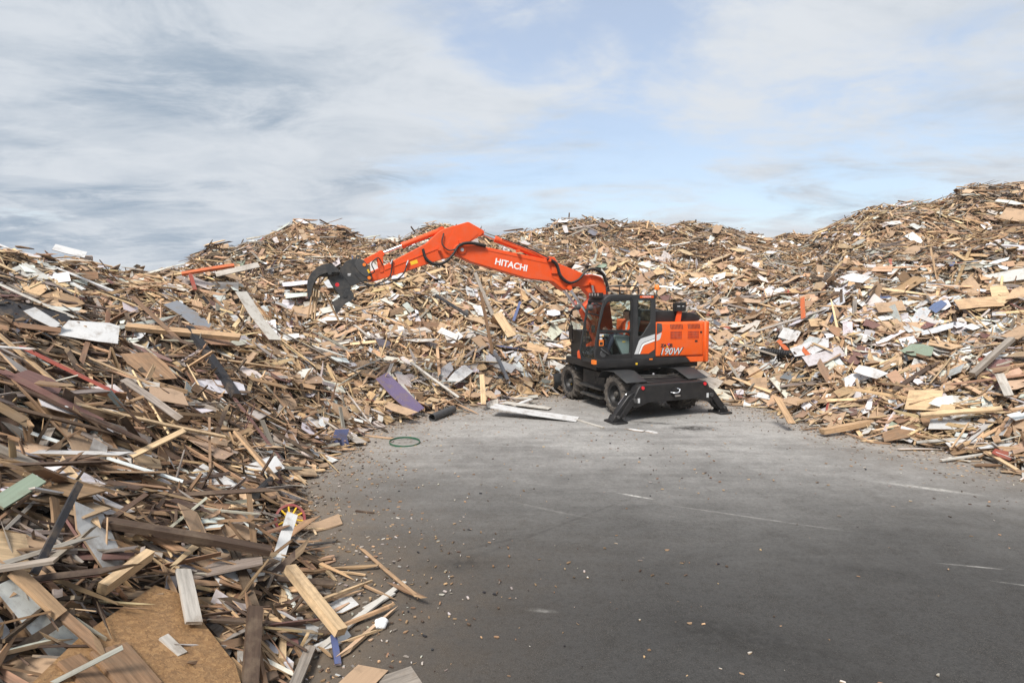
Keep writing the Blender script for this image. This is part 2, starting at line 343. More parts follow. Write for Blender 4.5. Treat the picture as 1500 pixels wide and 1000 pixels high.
def add_lathe(bm, prof, axis='Y', seg=32, c=(0, 0, 0)):
    rings = []
    for k in range(seg):
        a = 2 * math.pi * k / seg; ca, sa = math.cos(a), math.sin(a)
        rings.append([bm.verts.new((c[0] + r * ca, c[1] + h, c[2] + r * sa) if axis == 'Y' else (c[0] + r * ca, c[1] + r * sa, c[2] + h)) for r, h in prof])
    for k in range(seg):
        a, b = rings[k], rings[(k + 1) % seg]
        for i in range(len(prof) - 1): bm.faces.new((a[i], a[i + 1], b[i + 1], b[i]))
def lathe(name, prof, axis='Y', seg=32, c=(0, 0, 0), M=None, sm=35):
    bm = bmesh.new(); add_lathe(bm, prof, axis, seg, c); bmesh.ops.remove_doubles(bm, verts=bm.verts, dist=1e-5); return to_mesh(bm, name, M, sm)
SIDE = Matrix(((-1, 0, 0, 0), (0, 0, 1, 0), (0, 1, 0, 0), (0, 0, 0, 1)))       # flat sheet (X, Y) -> the machine's left side (-x, z), facing +y
def from_curve(cu, M):
    o = bpy.data.objects.new('temporary', cu); COL.objects.link(o); dg = bpy.context.evaluated_depsgraph_get(); dg.update()
    me = bpy.data.meshes.new_from_object(o.evaluated_get(dg)); me.transform(M)
    bpy.data.objects.remove(o); bpy.data.curves.remove(cu); return me
def plate(name, outer, holes, y0, y1, bev=0.006):
    """sheet with openings in the machine's x-z plane"""
    cu = bpy.data.curves.new(name, 'CURVE'); cu.dimensions = '2D'; cu.fill_mode = 'BOTH'; cu.extrude = (y1 - y0) / 2 - bev; cu.bevel_depth = bev; cu.offset = -bev; cu.bevel_resolution = 0
    for loop in [outer] + list(holes):
        s = cu.splines.new('POLY'); s.points.add(len(loop) - 1); s.use_cyclic_u = True
        for p, (x, z) in zip(s.points, loop): p.co = (-x, z, 0, 1)
    me = from_curve(cu, Matrix.Translation((0, (y0 + y1) / 2, 0)) @ SIDE); me.name = name; return me
def text(name, s, size, M, depth=0.003, sx=1.0, shear=0.0, bold=0.0):
    cu = bpy.data.curves.new(name, 'FONT'); cu.body = s; cu.size = size; cu.extrude = depth; cu.shear = shear; cu.align_x = 'CENTER'; cu.align_y = 'CENTER'; cu.offset = bold
    return from_curve(cu, M @ Matrix.Diagonal((sx, 1, 1, 1)))
def rounded(pts, r, n=3):
    """2-D polygon with its corners rounded"""
    out = []; m = len(pts)
    for i in range(m):
        p = Vector(pts[i]); a = Vector(pts[i - 1]); b = Vector(pts[(i + 1) % m])
        ra = min(r, (a - p).length * 0.45); rb = min(r, (b - p).length * 0.45)
        s = p + (a - p).normalized() * ra; e = p + (b - p).normalized() * rb
        for k in range(n + 1):
            t = k / n; q = (1 - t) ** 2 * s + 2 * t * (1 - t) * p + t * t * e; out.append((q.x, q.y))
    return out

# ------------------------------------------------------------------ ground and mound
def build_ground():
    gx = np.concatenate([[-160, -110, -70, -45, -25], np.arange(-14, 16.01, 0.25), [25, 45, 70, 110, 160]])
    gy = np.concatenate([[-80, -50, -30, -15], np.arange(-4, 24.01, 0.25), [35, 55, 90, 150, 220]])
    X, Y = np.meshgrid(gx, gy); n, m = X.shape
    Z = 0.02 * vnoise(X / 2.1, Y / 2.1, 9) * (np.abs(X) < 15) * (Y < 24)
    t, zc, dr = pile_t(X, Y)
    V = np.stack([X, Y, Z], -1).reshape(-1, 3)
    idx = np.arange(n * m).reshape(n, m)
    Fc = np.stack([idx[:-1, :-1], idx[:-1, 1:], idx[1:, 1:], idx[1:, :-1]], -1).reshape(-1, 4)
    me = bpy.data.meshes.new('ground'); me.from_pydata(V.tolist(), [], Fc.tolist())
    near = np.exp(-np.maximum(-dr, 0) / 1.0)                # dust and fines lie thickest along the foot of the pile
    yard = smooth(5.5, 16.0, Y + 0.05 * X)  # asphalt darkens towards the camera: less dust, plus vignette and grazing falloff painted in
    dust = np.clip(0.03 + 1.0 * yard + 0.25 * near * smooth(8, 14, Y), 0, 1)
    soil = np.clip(0.9 * np.exp(-np.maximum(-dr, 0) / 1.1), 0, 1)
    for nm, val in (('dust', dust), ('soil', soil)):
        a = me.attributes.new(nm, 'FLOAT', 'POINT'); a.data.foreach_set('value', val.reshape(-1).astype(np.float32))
    for p in me.polygons: p.use_smooth = True
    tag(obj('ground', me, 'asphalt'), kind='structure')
def build_mound():
    aa = np.linspace(-1.0, 4.45, 420); tt = np.concatenate([[-0.06], np.linspace(0.0, 1.7, 110)])
    A, T = np.meshgrid(aa, tt); rf = np.interp(A, FA, FR) + 0.6 * vnoise(A * 14, A * 0 + 3.3, 5); rc = np.interp(A, CA, CR)
    Rr = rf + T * (rc - rf); X = CX + Rr * np.cos(A); Y = CY + Rr * np.sin(A); Z = height(X, Y) - 0.05
    n, m = X.shape; idx = np.arange(n * m).reshape(n, m)
    Fc = np.stack([idx[:-1, :-1], idx[1:, :-1], idx[1:, 1:], idx[:-1, 1:]], -1).reshape(-1, 4)
    me = bpy.data.meshes.new('debris_mound'); me.from_pydata(np.stack([X, Y, Z], -1).reshape(-1, 3).tolist(), [], Fc.tolist())
    for p in me.polygons: p.use_smooth = True
    tag(obj('debris_mound', me, 'pile_fines'), kind='structure')
build_ground(); build_mound()

# ------------------------------------------------------------------ wheeled excavator
EXC = empty('wheeled_excavator', (3.36, 17.6, 0.0), R(197))
tag(EXC, 'orange and black wheeled excavator with raised boom and dark grab at the pile', 'excavator')
REL = Matrix.Rotation(R(112.3 - 197), 4, 'Z')                # the wheels point another way than the cab
ROTX = Matrix.Rotation(R(90), 4, 'Z')                        # prism's x -> y, its sweep -> -x
def up(name, me, mat, parent=EXC, label=None):               # a part of the slewing upper body
    o = obj(name, me, mat, parent); tag(o, label) if label else None; return o
def low(name, me, mat, parent=EXC, label=None):              # a part of the undercarriage
    me.transform(REL); return up(name, me, mat, parent, label)
BP, OP, GP, BL, CG, CV, CH = 'boom_paint', 'body_paint', 'grab_steel', 'black_paint', 'cab_grey', 'cover_grey', 'chrome'

def undercarriage():
    ch = low('chassis', prism('chassis', [(-2.0, 0.60), (-1.6, 0.42), (1.6, 0.42), (2.1, 0.55), (2.1, 0.80), (1.5, 0.98), (-1.4, 0.98), (-2.0, 0.86)], -0.46, 0.46, 0.02), 'chassis_grey')
    low('slew_ring', lathe('slew_ring', [(0.0, 0.95), (0.70, 0.95), (0.72, 1.0), (0.66, 1.03), (0.66, 1.16), (0, 1.16)], 'Z', 36), BL, ch)
    for x in (-1.3, 1.3): low('axle', tube('axle', [(x, -0.85, 0.55), (x, -0.4, 0.55), (x, 0, 0.55), (x, 0.4, 0.55), (x, 0.85, 0.55)], [0.11, 0.13, 0.22, 0.13, 0.11], 12), 'chassis_grey')
    # wheels
    tp = [(0.30, -0.20), (0.36, -0.245), (0.43, -0.250), (0.475, -0.230), (0.495, -0.19), (0.505, 0), (0.495, 0.19), (0.475, 0.230), (0.43, 0.250), (0.36, 0.245), (0.30, 0.20), (0.28, 0.0), (0.30, -0.20)]
    bm = bmesh.new(); add_lathe(bm, tp, 'Y', 48); bmesh.ops.remove_doubles(bm, verts=bm.verts, dist=1e-5)
    nl = 16
    for s in (-1, 1):
        for k in range(nl):
            a0 = 2 * math.pi * (k + (0.5 if s > 0 else 0)) / nl
            prev = None
            for (w, rr, da, wd) in ((0.02, 0.552, 0.0, 0.030), (0.12, 0.553, 0.13, 0.032), (0.215, 0.540, 0.24, 0.040), (0.262, 0.455, 0.27, 0.036)):
                a = a0 - da; ring = []
                for (dr, dw) in ((-0.07, -1.15), (0, -0.8), (0, 0.8), (-0.07, 1.15)):
                    q = a + dw * wd / 0.55; ring.append(bm.verts.new(((rr + dr) * math.cos(q), s * (w - (0.03 if dr < 0 and w > 0.25 else 0)), (rr + dr) * math.sin(q))))
                if prev:
                    for i in range(3): bm.faces.new((prev[i], prev[i + 1], ring[i + 1], ring[i]))
                else: bm.faces.new(ring)
                prev = ring
            bm.faces.new(prev[::-1])
    tyre = to_mesh(bm, 'tyre', None, 30)
    rp = [(0.0, 0.10), (0.09, 0.10), (0.10, 0.16), (0.0, 0.16)]
    rim = lathe('wheel', [(0.0, 0.13), (0.12, 0.13), (0.125, 0.09), (0.20, 0.075), (0.225, 0.10), (0.25, 0.20), (0.30, 0.215), (0.315, 0.235), (0.325, 0.225), (0.31, 0.19), (0.29, 0.12), (0.28, -0.12), (0.31, -0.20), (0.30, -0.21), (0.0, -0.1)], 'Y', 36)
    hub = lathe('hub', [(0.0, 0.20), (0.055, 0.20), (0.075, 0.185), (0.08, 0.12), (0.0, 0.12)], 'Y', 24)
    cap = lathe('valve_cap', [(0.0, 0.150), (0.022, 0.150), (0.024, 0.13), (0.0, 0.13)], 'Y', 10, (0.05, 0.0, -0.07))
    nut = lathe('wheel_nut', [(0, 0.098), (0.014, 0.098), (0.016, 0.07), (0, 0.07)], 'Y', 6)
    for x in (-1.3, 1.3):
        for y in (1, -1):
            M = REL @ Matrix.Translation((x, y * 0.985, 0.548)) @ (Matrix.Rotation(R(180), 4, 'Z') if y < 0 else Matrix()) @ Matrix.Rotation(R(17 * x + 20 * y), 4, 'Y')
            w = obj('wheel', rim, BL, EXC); w.matrix_local = M
            for nm, me, mt in (('tyre', tyre, 'rubber'), ('hub', hub, 'chassis_grey'), ('valve_cap', cap, 'decal_yellow')): obj(nm, me, mt, w)
            for k in range(8): obj('wheel_nut', nut, BL, w, (0.165 * math.cos(k * math.pi / 4), 0, 0.165 * math.sin(k * math.pi / 4)))
    # mudguards
    def guard(pts, y0, y1):
        q = pts + [(x, z - 0.022) for x, z in reversed(pts)]; return prism('mudguard', q, y0, y1, 0.004)
    for s in (1, -1):
        y0, y1 = (0.66, 1.30) if s > 0 else (-1.30, -0.66)
        low('mudguard', guard([(-0.60, 0.93), (-0.78, 1.13), (-0.98, 1.175), (-1.42, 1.185), (-2.02, 0.98)], y0, y1), CG)
        low('mudguard', guard([(0.70, 1.00), (0.80, 1.145), (1.85, 1.16), (2.0, 1.12)], y0, y1), CG)
    # storage boxes and steps on both flanks
    for s in (1, -1):
        Y = lambda a, b: (a, b) if s > 0 else (-b, -a)
        tb = low('tool_box', box('tool_box', (-0.56, 0.66, *Y(0.44, 1.06), 0.56, 1.02), 0.02), 'chassis_grey')
        low('box_latch', box('box_latch', (-0.10, -0.04, *Y(1.06, 1.08), 0.80, 0.88), 0.004), BL, tb)
        for z, d, xa, xb in ((0.60, 1.22, -0.62, 0.62), (0.34, 1.20, -0.55, 0.60)):
            st = low('step', box('step', (xa, xb, *Y(1.00, d), z - 0.05, z), 0.006), 'chassis_grey')
            bm = bmesh.new()
            for k in range(14):
                x = xa + 0.05 + k * (xb - xa - 0.1) / 13; add_box(bm, x - 0.018, x + 0.018, *Y(1.01, d - 0.01), z - 0.001, z + 0.018)
            low('tread_teeth', to_mesh(bm, 'tread_teeth'), 'cover_grey', st)
        for x in (-0.5, 0.5): low('step_bracket', box('step_bracket', (x - 0.03, x + 0.03, *Y(0.98, 1.03), 0.30, 0.62), 0.005), BL)
    # levelling blade in front
    bl = low('dozer_blade', prism('dozer_blade', [(2.32, 0.08), (2.20, 0.20), (2.18, 0.40), (2.26, 0.62), (2.31, 0.66), (2.30, 0.60), (2.24, 0.40), (2.26, 0.22), (2.37, 0.06)], -1.25, 1.25, 0.004), BL)
    for s in (-1, 1): low('blade_arm', prism('blade_arm', [(1.5, 0.45), (2.22, 0.22), (2.22, 0.46), (1.5, 0.66)], s * 0.5 - 0.06, s * 0.5 + 0.06, 0.01), BL)
    # rear stabiliser
    beam = low('stabiliser_beam', prism('stabiliser_beam', [(1.02, 0.93), (-1.02, 0.93), (-1.10, 0.86), (-1.30, 0.46), (-1.25, 0.36), (-1.05, 0.38), (-0.80, 0.47), (0.80, 0.47), (1.05, 0.38), (1.25, 0.36), (1.30, 0.46), (1.10, 0.86)], 1.98, 2.28, 0.015, ROTX), BL)
    low('deck_plate', prism('deck_plate', [(-1.45, 0.97), (-1.98, 0.95), (-1.98, 0.90), (-1.45, 0.90)], -0.66, 0.62, 0.006), BL)
    for s in (-1, 1):
        q = lambda pts: [(s * a, b) for a, b in pts]
        leg = low('stabiliser_leg', prism('stabiliser_leg', q([(1.10, 0.70), (1.22, 0.74), (1.36, 0.66), (1.78, 0.17), (1.74, 0.09), (1.54, 0.09), (1.14, 0.45)]), 2.04, 2.22, 0.012, ROTX), BL)
        bm = bmesh.new()
        for a, b in ((1.96, 2.03), (2.23, 2.30)): add_prism(bm, q([(1.16, 0.56), (1.30, 0.60), (1.64, 0.16), (1.52, 0.14)]), a, b)
        bevel(bm, 0.006); low('leg_cheek', to_mesh(bm, 'leg_cheek', ROTX, 40), BL, leg)
        low('foot_pad', prism_top('foot_pad', [(-1.88, s * 1.46), (-2.38, s * 1.46), (-2.42, s * 1.52), (-2.42, s * 1.82), (-2.36, s * 1.88), (-1.90, s * 1.88), (-1.84, s * 1.80), (-1.84, s * 1.54)], 0.004, 0.045, 0.006), BL, leg)
        low('foot_bracket', prism('foot_bracket', q([(1.50, 0.045), (1.84, 0.045), (1.76, 0.20), (1.60, 0.20)]), 2.00, 2.26, 0.008, ROTX), BL, leg)
        low('leg_pin', tube('leg_pin', [(-1.95, s * 1.20, 0.55), (-2.33, s * 1.20, 0.55)], 0.055, 14), CV, leg)
        low('foot_pin', tube('foot_pin', [(-1.97, s * 1.68, 0.16), (-2.29, s * 1.68, 0.16)], 0.035, 12), CV, leg)
        cy = low('leg_cylinder', tube('leg_cylinder', [(-1.92, s * 0.62, 0.84), (-1.92, s * 1.22, 0.66)], 0.055, 12), BL)
        low('piston_rod', tube('piston_rod', [(-1.92, s * 1.22, 0.66), (-1.93, s * 1.46, 0.40)], 0.028, 10), CH, cy)
        low('rear_light', lathe('rear_light', [(0, -0.015), (0.042, -0.012), (0.045, 0.02), (0, 0.02)], 'Y', 16, (0, 0, 0), Matrix.Translation((-2.29, s * 0.98, 0.86)) @ Matrix.Rotation(R(90), 4, 'Z')), 'decal_red', beam)
        low('reflector', box('reflector', (-2.287, -2.281, s * 1.09 - 0.035, s * 1.09 + 0.035, 0.48, 0.60), 0.0), 'decal_silver', beam)
    hp = low('tow_hitch', lathe('tow_hitch', [(0, -0.02), (0.13, -0.02), (0.14, 0.0), (0.14, 0.02), (0, 0.02)], 'Y', 20, (0, 0, 0), Matrix.Translation((-2.295, -0.05, 0.70)) @ Matrix.Rotation(R(90), 4, 'Z')), BL, beam)
    low('hitch_hook', tube('hitch_hook', [(-2.30, 0.12, 0.70), (-2.38, 0.06, 0.69), (-2.39, -0.05, 0.70), (-2.36, -0.12, 0.76), (-2.32, -0.06, 0.80)], 0.016, 8, None, 4), CH, beam)
    low('hitch_lever', box('hitch_lever', (-2.36, -2.31, -0.14, 0.02, 0.585, 0.625), 0.008), CH, beam)
    low('hydraulic_line', tube('hydraulic_line', [(-1.2, 0.55, 1.02), (-1.6, 0.42, 1.06), (-1.75, -0.2, 1.05), (-1.6, -0.55, 1.03)], 0.02, 8, None, 5), 'hose_rubber')
    low('line_fitting', lathe('line_fitting', [(0, 1.02), (0.035, 1.03), (0.04, 1.08), (0.02, 1.10), (0, 1.10)], 'Z', 12, (-1.5, 0.1, 0)), CH)
undercarriage()

def upper_body():
    up('slewing_frame', box('slewing_frame', (-1.75, 1.42, -1.18, 1.0, 1.165, 1.345), 0.02), BL)
    skirt = up('side_skirt', prism('side_skirt', rounded([(1.56, 1.33), (1.52, 1.50), (-1.22, 1.478), (-1.36, 1.325), (-0.4, 1.275), (1.40, 1.245)], 0.05), 1.002, 1.235, 0.02, None, 2), BL)
    up('skirt_marker', box('skirt_marker', (0.30, 0.36, 1.236, 1.240, 1.31, 1.36), 0), 'decal_yellow', skirt)
    up('skirt_marker', box('skirt_marker', (-0.16, -0.06, 1.236, 1.240, 1.43, 1.465), 0), 'amber_plastic', skirt)
    up('turn_signal', box('turn_signal', (1.53, 1.62, 1.10, 1.245, 1.36, 1.47), 0.012), 'amber_plastic', skirt)
    hood = up('engine_cover', prism('engine_cover', [(-0.27, 1.49), (-0.27, 2.455), (-1.795, 2.455), (-1.795, 1.49)], -1.215, 1.225, 0.07, None, 3), OP)
    up('lower_panel', prism('lower_panel', [(-1.235, 1.478), (-1.795, 1.478), (-1.795, 1.325), (-1.372, 1.325)], 0.9, 1.222, 0.01), OP)
    cw = up('counterweight', prism_top('counterweight', rounded([(-1.805, 1.225), (-1.98, 1.215), (-2.10, 0.95), (-2.20, 0.0), (-2.10, -0.95), (-1.98, -1.215), (-1.805, -1.22)], 0.10, 4), 1.315, 2.45, 0.05), OP)
    # louvres
    for i, (a, b) in enumerate(((-0.675, -1.085), (-1.235, -1.635))):
        bm = bmesh.new()
        for k in range(9):
            x = a + (b - a) * (k + 0.3) / 9; add_prism(bm, [(x, 2.40), (x - 0.026, 2.40), (x - 0.056, 2.26), (x - 0.030, 2.26)], 1.226, 1.231)
        up('air_louvres', to_mesh(bm, 'air_louvres'), 'grille_red', hood)
        z0, z1 = (1.985, 2.205)
        g = up('grille_screen', box('grille_screen', (b + 0.01, a - 0.03, 1.2265, 1.229, z0, z1), 0), 'grille_red', hood)
        bm = bmesh.new()
        for k in range(9): x = b + 0.02 + k * (a - b - 0.06) / 8; add_box(bm, x - 0.006, x + 0.006, 1.229, 1.236, z0, z1)
        for k in range(4): z = z0 + 0.01 + k * 0.066; add_box(bm, b + 0.012, a - 0.032, 1.2292, 1.2345, z - 0.005, z + 0.005)
        up('grille_bars', to_mesh(bm, 'grille_bars'), BP, hood)
    up('cover_handle', box('cover_handle', (-1.72, -1.66, 1.226, 1.238, 2.14, 2.19), 0.004), BL, hood)
    up('cover_lock', box('cover_lock', (-1.58, -1.50, 1.226, 1.236, 1.89, 1.94), 0.004), BL, hood)
    up('cover_seam', box('cover_seam', (-0.285, -1.79, 1.2262, 1.2275, 1.497, 1.506), 0), BL, hood)
    up('dark_flash', prism('dark_flash', [(-0.28, 2.44), (-0.43, 2.42), (-0.455, 2.24), (-0.43, 2.19), (-0.28, 2.13)], 1.2262, 1.2285, 0), CV, hood)
    up('silver_flash', prism('silver_flash', [(-0.28, 2.115), (-0.435, 2.175), (-0.40, 2.03), (-0.37, 1.98), (-0.28, 1.945)], 1.2262, 1.2285, 0), 'decal_silver', hood)
    # lettering on the flank
    T = lambda x, y, z: Matrix.Translation((x, y, z)) @ SIDE
    up('lettering', text('lettering', 'ZA', 0.115, T(-0.505, 1.2275, 1.808), sx=1.15, bold=0.006), 'decal_black', hood)
    up('lettering', text('lettering', 'IS', 0.115, T(-0.735, 1.2275, 1.808), sx=1.15, bold=0.006), 'decal_black', hood)
    for i, (mt, pts) in enumerate((('decal_blue', [(-0.665, 1.865), (-0.70, 1.865), (-0.645, 1.808), (-0.62, 1.808)]), ('decal_red', [(-0.595, 1.865), (-0.625, 1.865), (-0.655, 1.812), (-0.63, 1.812)]),
                                   ('decal_yellow', [(-0.645, 1.806), (-0.615, 1.806), (-0.58, 1.75), (-0.615, 1.75)]), ('decal_black', [(-0.655, 1.806), (-0.628, 1.806), (-0.70, 1.75), (-0.73, 1.75)]))):
        up('lettering_stroke', prism('lettering_stroke', pts, 1.2262, 1.2295, 0), mt, hood)
    up('model_number', text('model_number', '190W', 0.275, T(-0.715, 1.2270, 1.632), sx=1.02, shear=0.28, bold=0.012), 'decal_black', hood)
    up('model_number', text('model_number', '190W', 0.262, T(-0.715, 1.2315, 1.637), sx=1.02, shear=0.28, bold=0.002), 'decal_silver', hood)
    # what stands on the engine cover
    up('intake_housing', prism('intake_housing', rounded([(-0.34, 2.462), (-0.36, 2.74), (-0.50, 2.765), (-1.55, 2.70), (-1.84, 2.62), (-1.86, 2.50), (-1.80, 2.462)], 0.05), -0.55, 0.92, 0.03, None, 2), BL)
    up('housing_lid', prism('housing_lid', [(-0.36, 2.77), (-0.50, 2.79), (-1.50, 2.728), (-1.50, 2.712), (-0.36, 2.752)], -0.45, 0.80, 0.004), CV)
    up('hood_lamp', box('hood_lamp', (-1.93, -1.86, 0.50, 0.66, 2.53, 2.60), 0.01), CH)
    m = up('camera_mast', prism('camera_mast', [(-0.99, 2.45), (-1.15, 2.45), (-1.19, 2.75), (-1.05, 2.75)], 0.98, 1.03, 0.005), BP)
    h = up('camera_housing', box('camera_housing', (-1.28, -0.97, 0.90, 1.08, 2.752, 2.99), 0.015), BL)
    up('camera_window', box('camera_window', (-1.09, -1.00, 1.0805, 1.083, 2.88, 2.90), 0), 'decal_silver', h); up('camera_window', box('camera_window', (-1.22, -1.16, 1.0805, 1.083, 2.88, 2.90), 0), 'decal_silver', h)
    up('antenna', tube('antenna', [(-1.20, 0.95, 2.99), (-1.20, 0.95, 3.06)], 0.012, 6), BL)
    # right-hand side tanks beside the boom
    up('fuel_tank', box('fuel_tank', (-0.24, 1.25, -1.20, -0.45, 1.35, 2.15), 0.05, None, 2), BL)
    up('boom_bracket', prism('boom_bracket', [(-0.2, 1.346), (1.40, 1.346), (1.42, 1.55), (1.15, 1.75), (0.55, 2.05), (0.30, 2.05)], -0.36, 0.16, 0.02), BP)
    up('handrail', tube('handrail', [(1.25, -1.10, 2.1), (1.30, -1.12, 2.45), (1.25, -1.12, 2.75), (0.6, -1.12, 2.75), (0.55, -1.1, 2.15)], 0.018, 8, None, 4), BL)
    up('side_mirror', box('side_mirror', (1.36, 1.40, -1.02, -0.80, 1.88, 2.30), 0.015), BL)
    up('mirror_arm', tube('mirror_arm', [(1.24, -1.1, 1.75), (1.34, -1.05, 1.8), (1.38, -0.92, 1.9)], 0.016, 8, None, 4), BL)
upper_body()

def cab():
    outer = [(1.53, 1.355), (1.598, 1.655), (1.506, 2.202), (1.413, 2.747), (1.345, 3.03), (1.27, 3.12), (1.169, 3.177), (0.918, 3.205), (-0.235, 3.192), (-0.262, 1.552), (-0.262, 1.355)]
    door_o = rounded([(1.53, 1.44), (1.555, 1.66), (1.47, 2.20), (1.375, 2.75), (1.30, 3.02), (1.17, 3.095), (0.45, 3.115), (0.45, 1.44)], 0.06)
    upper_w = rounded([(1.457, 2.285), (1.305, 2.90), (1.18, 3.035), (0.525, 3.055), (0.525, 2.265)], 0.05)
    lower_w = rounded([(1.475, 1.90), (1.435, 2.205), (0.525, 2.175), (0.540, 1.62), (1.10, 1.60), (1.22, 1.80), (1.36, 1.83)], 0.04)
    rear_w = rounded([(0.315, 3.06), (-0.09, 3.055), (-0.087, 2.475), (0.178, 2.085), (0.285, 2.085)], 0.03)
    door_hole = [(x + (0.012 if x < 1 else -0.012), z) for x, z in door_o]
    c = up('cab', plate('cab', outer, [door_hole, rear_w], 1.165, 1.222, 0.008), CG, EXC, 'black operator cab with orange flash on its rear corner')
    far_w = rounded([(1.44, 1.75), (1.47, 2.15), (1.33, 2.80), (1.20, 3.03), (-0.12, 3.05), (-0.12, 2.0), (0.5, 1.75)], 0.06)
    up('far_side_frame', plate('far_side_frame', outer, [far_w], 0.22, 0.262, 0.006), CG, c)
    up('roof', prism('roof', [(1.36, 3.03), (1.285, 3.135), (1.18, 3.195), (0.92, 3.225), (-0.255, 3.210), (-0.255, 3.125), (0.90, 3.135), (1.12, 3.105), (1.22, 3.05), (1.28, 2.98)], 0.214, 1.228, 0.012), CG, c)
    up('cab_floor', box('cab_floor', (-0.25, 1.50, 0.27, 1.16, 1.35, 1.43), 0), BL, c)
    up('rear_wall', box('rear_wall', (-0.258, -0.215, 0.265, 1.162, 1.36, 2.15), 0.004), CG, c)
    up('rear_pane', box('rear_pane', (-0.245, -0.235, 0.27, 1.16, 2.155, 3.12), 0), 'glass', c)
    fr = [(1.50, 1.46), (1.568, 1.655), (1.478, 2.20), (1.385, 2.745), (1.30, 3.01)]
    up('windscreen', prism('windscreen', fr + [(x - 0.012, z) for x, z in reversed(fr)], 0.27, 1.16, 0), 'glass', c)
    up('sill_bar', box('sill_bar', (1.44, 1.515, 0.27, 1.16, 1.36, 1.46), 0.006), CG, c)
    up('wiper', tube('wiper', [(1.56, 0.55, 1.50), (1.60, 0.60, 1.75), (1.50, 0.75, 2.35)], 0.012, 6), BL, c)
    d = up('door', plate('door', door_o, [upper_w, lower_w], 1.172, 1.234, 0.006), BL, c)
    def inset(p, y): return prism('pane', p, y, y + 0.008, 0)
    for nm, p in (('door_pane', upper_w), ('door_pane', lower_w), ('quarter_pane', rear_w)): up(nm, inset(p, 1.19), 'glass', c)
    up('far_pane', inset(far_w, 0.24), 'glass', c)
    up('door_handle', box('door_handle', (0.56, 0.72, 1.234, 1.262, 2.205, 2.240), 0.008), BL, c)
    up('door_grip', tube('door_grip', [(1.40, 1.235, 1.78), (1.36, 1.27, 1.74), (1.22, 1.27, 1.64), (1.18, 1.235, 1.62)], 0.018, 8), CV, c)
    up('door_speaker', lathe('door_speaker', [(0, 1.236), (0.085, 1.240), (0.095, 1.232), (0, 1.232)], 'Y', 18, (1.335, 0, 1.635)), CV, c)
    for mt, b in (('decal_silver', (1.325, 1.445, 1.236, 1.239, 2.10, 2.17)), ('decal_yellow', (1.335, 1.375, 1.2392, 1.241, 2.105, 2.135)), ('decal_silver', (1.365, 1.445, 1.236, 1.239, 2.02, 2.07)),
                  ('amber_plastic', (1.33, 1.46, 1.236, 1.239, 1.985, 2.012)), ('amber_plastic', (1.33, 1.46, 1.236, 1.239, 1.855, 1.975)), ('decal_black', (1.35, 1.44, 1.2392, 1.241, 1.875, 1.955))):
        up('warning_sticker', box('warning_sticker', b, 0), mt, c)
    up('silver_flash', prism('silver_flash', [(0.395, 1.60), (0.26, 1.96), (0.20, 2.02), (-0.225, 2.135), (-0.225, 2.02), (0.13, 1.91), (0.19, 1.85), (0.285, 1.60)], 1.2225, 1.2265, 0), 'decal_silver', c)
    up('white_flash', prism('white_flash', [(0.272, 1.60), (0.178, 1.84), (0.12, 1.895), (-0.225, 2.005), (-0.225, 1.945), (0.08, 1.85), (0.14, 1.80), (0.225, 1.60)], 1.2225, 1.2265, 0), 'decal_white', c)
    up('orange_flash', prism('orange_flash', [(0.215, 1.60), (0.13, 1.79), (0.075, 1.84), (-0.225, 1.935), (-0.225, 1.715), (-0.04, 1.60)], 1.2225, 1.2265, 0), OP, c)
    up('name_strip', box('name_strip', (-0.16, 0.26, 1.2285, 1.233, 3.128, 3.185), 0), OP, c)
    up('lettering', text('lettering', 'HITACHI', 0.06, Matrix.Translation((0.05, 1.2345, 3.156)) @ SIDE, sx=1.1, depth=0.001), 'decal_white', c)
    # roof furniture
    rail = [(1.00, 0.72, 3.22), (1.02, 0.72, 3.40), (0.94, 0.72, 3.44), (0.10, 0.72, 3.46), (0.03, 0.72, 3.41), (0.03, 0.72, 3.22)]
    up('roof_rail', tube('roof_rail', rail, 0.017, 8), BL, c)
    up('roof_rail', tube('roof_rail', [(0.62, 0.72, 3.22), (0.62, 0.72, 3.45)], 0.015, 8), BL, c)
    up('roof_rail', tube('roof_rail', [(1.01, 0.72, 3.33), (0.03, 0.72, 3.33)], 0.013, 8), BL, c)
    bar = up('light_bar', box('light_bar', (1.28, 1.40, 0.42, 1.12, 3.13, 3.17), 0.006), BL, c)
    for k in range(4):
        y = 0.50 + 0.18 * k
        up('work_lamp', box('work_lamp', (1.29, 1.41, y - 0.06, y + 0.06, 3.172, 3.27), 0.012), BL, c); up('lamp_lens', box('lamp_lens', (1.411, 1.416, y - 0.05, y + 0.05, 3.185, 3.26), 0), CH, c)
    for y in (1.15, 0.35): up('corner_lamp', lathe('corner_lamp', [(0, 1.62), (0.075, 1.64), (0.085, 1.71), (0.06, 1.76), (0, 1.765)], 'Z', 16, (0, 0, 0), Matrix.Translation((0, y, 2.87)) @ Matrix.Rotation(R(90), 4, 'Y')), CV, c)
    up('lamp_bracket', tube('lamp_bracket', [(1.37, 1.15, 2.92), (1.5, 1.15, 2.98), (1.66, 1.15, 2.93)], 0.02, 8), BL, c)
    up('beacon_arm', tube('beacon_arm', [(-0.23, 0.70, 3.14), (-0.56, 0.70, 3.16), (-0.57, 0.70, 3.36)], 0.018, 8), BL, c)
    up('beacon', lathe('beacon', [(0, 3.34), (0.07, 3.35), (0.075, 3.40), (0.06, 3.47), (0.03, 3.50), (0, 3.505)], 'Z', 16, (-0.57, 0.70, 0)), 'amber_plastic', c)
    up('grab_rail', tube('grab_rail', [(1.55, 1.18, 1.62), (1.80, 1.20, 1.75), (1.84, 1.20, 1.95), (1.83, 1.20, 2.60), (1.75, 1.20, 2.72), (1.44, 1.18, 2.66)], 0.016, 8, None, 3), BL, c)
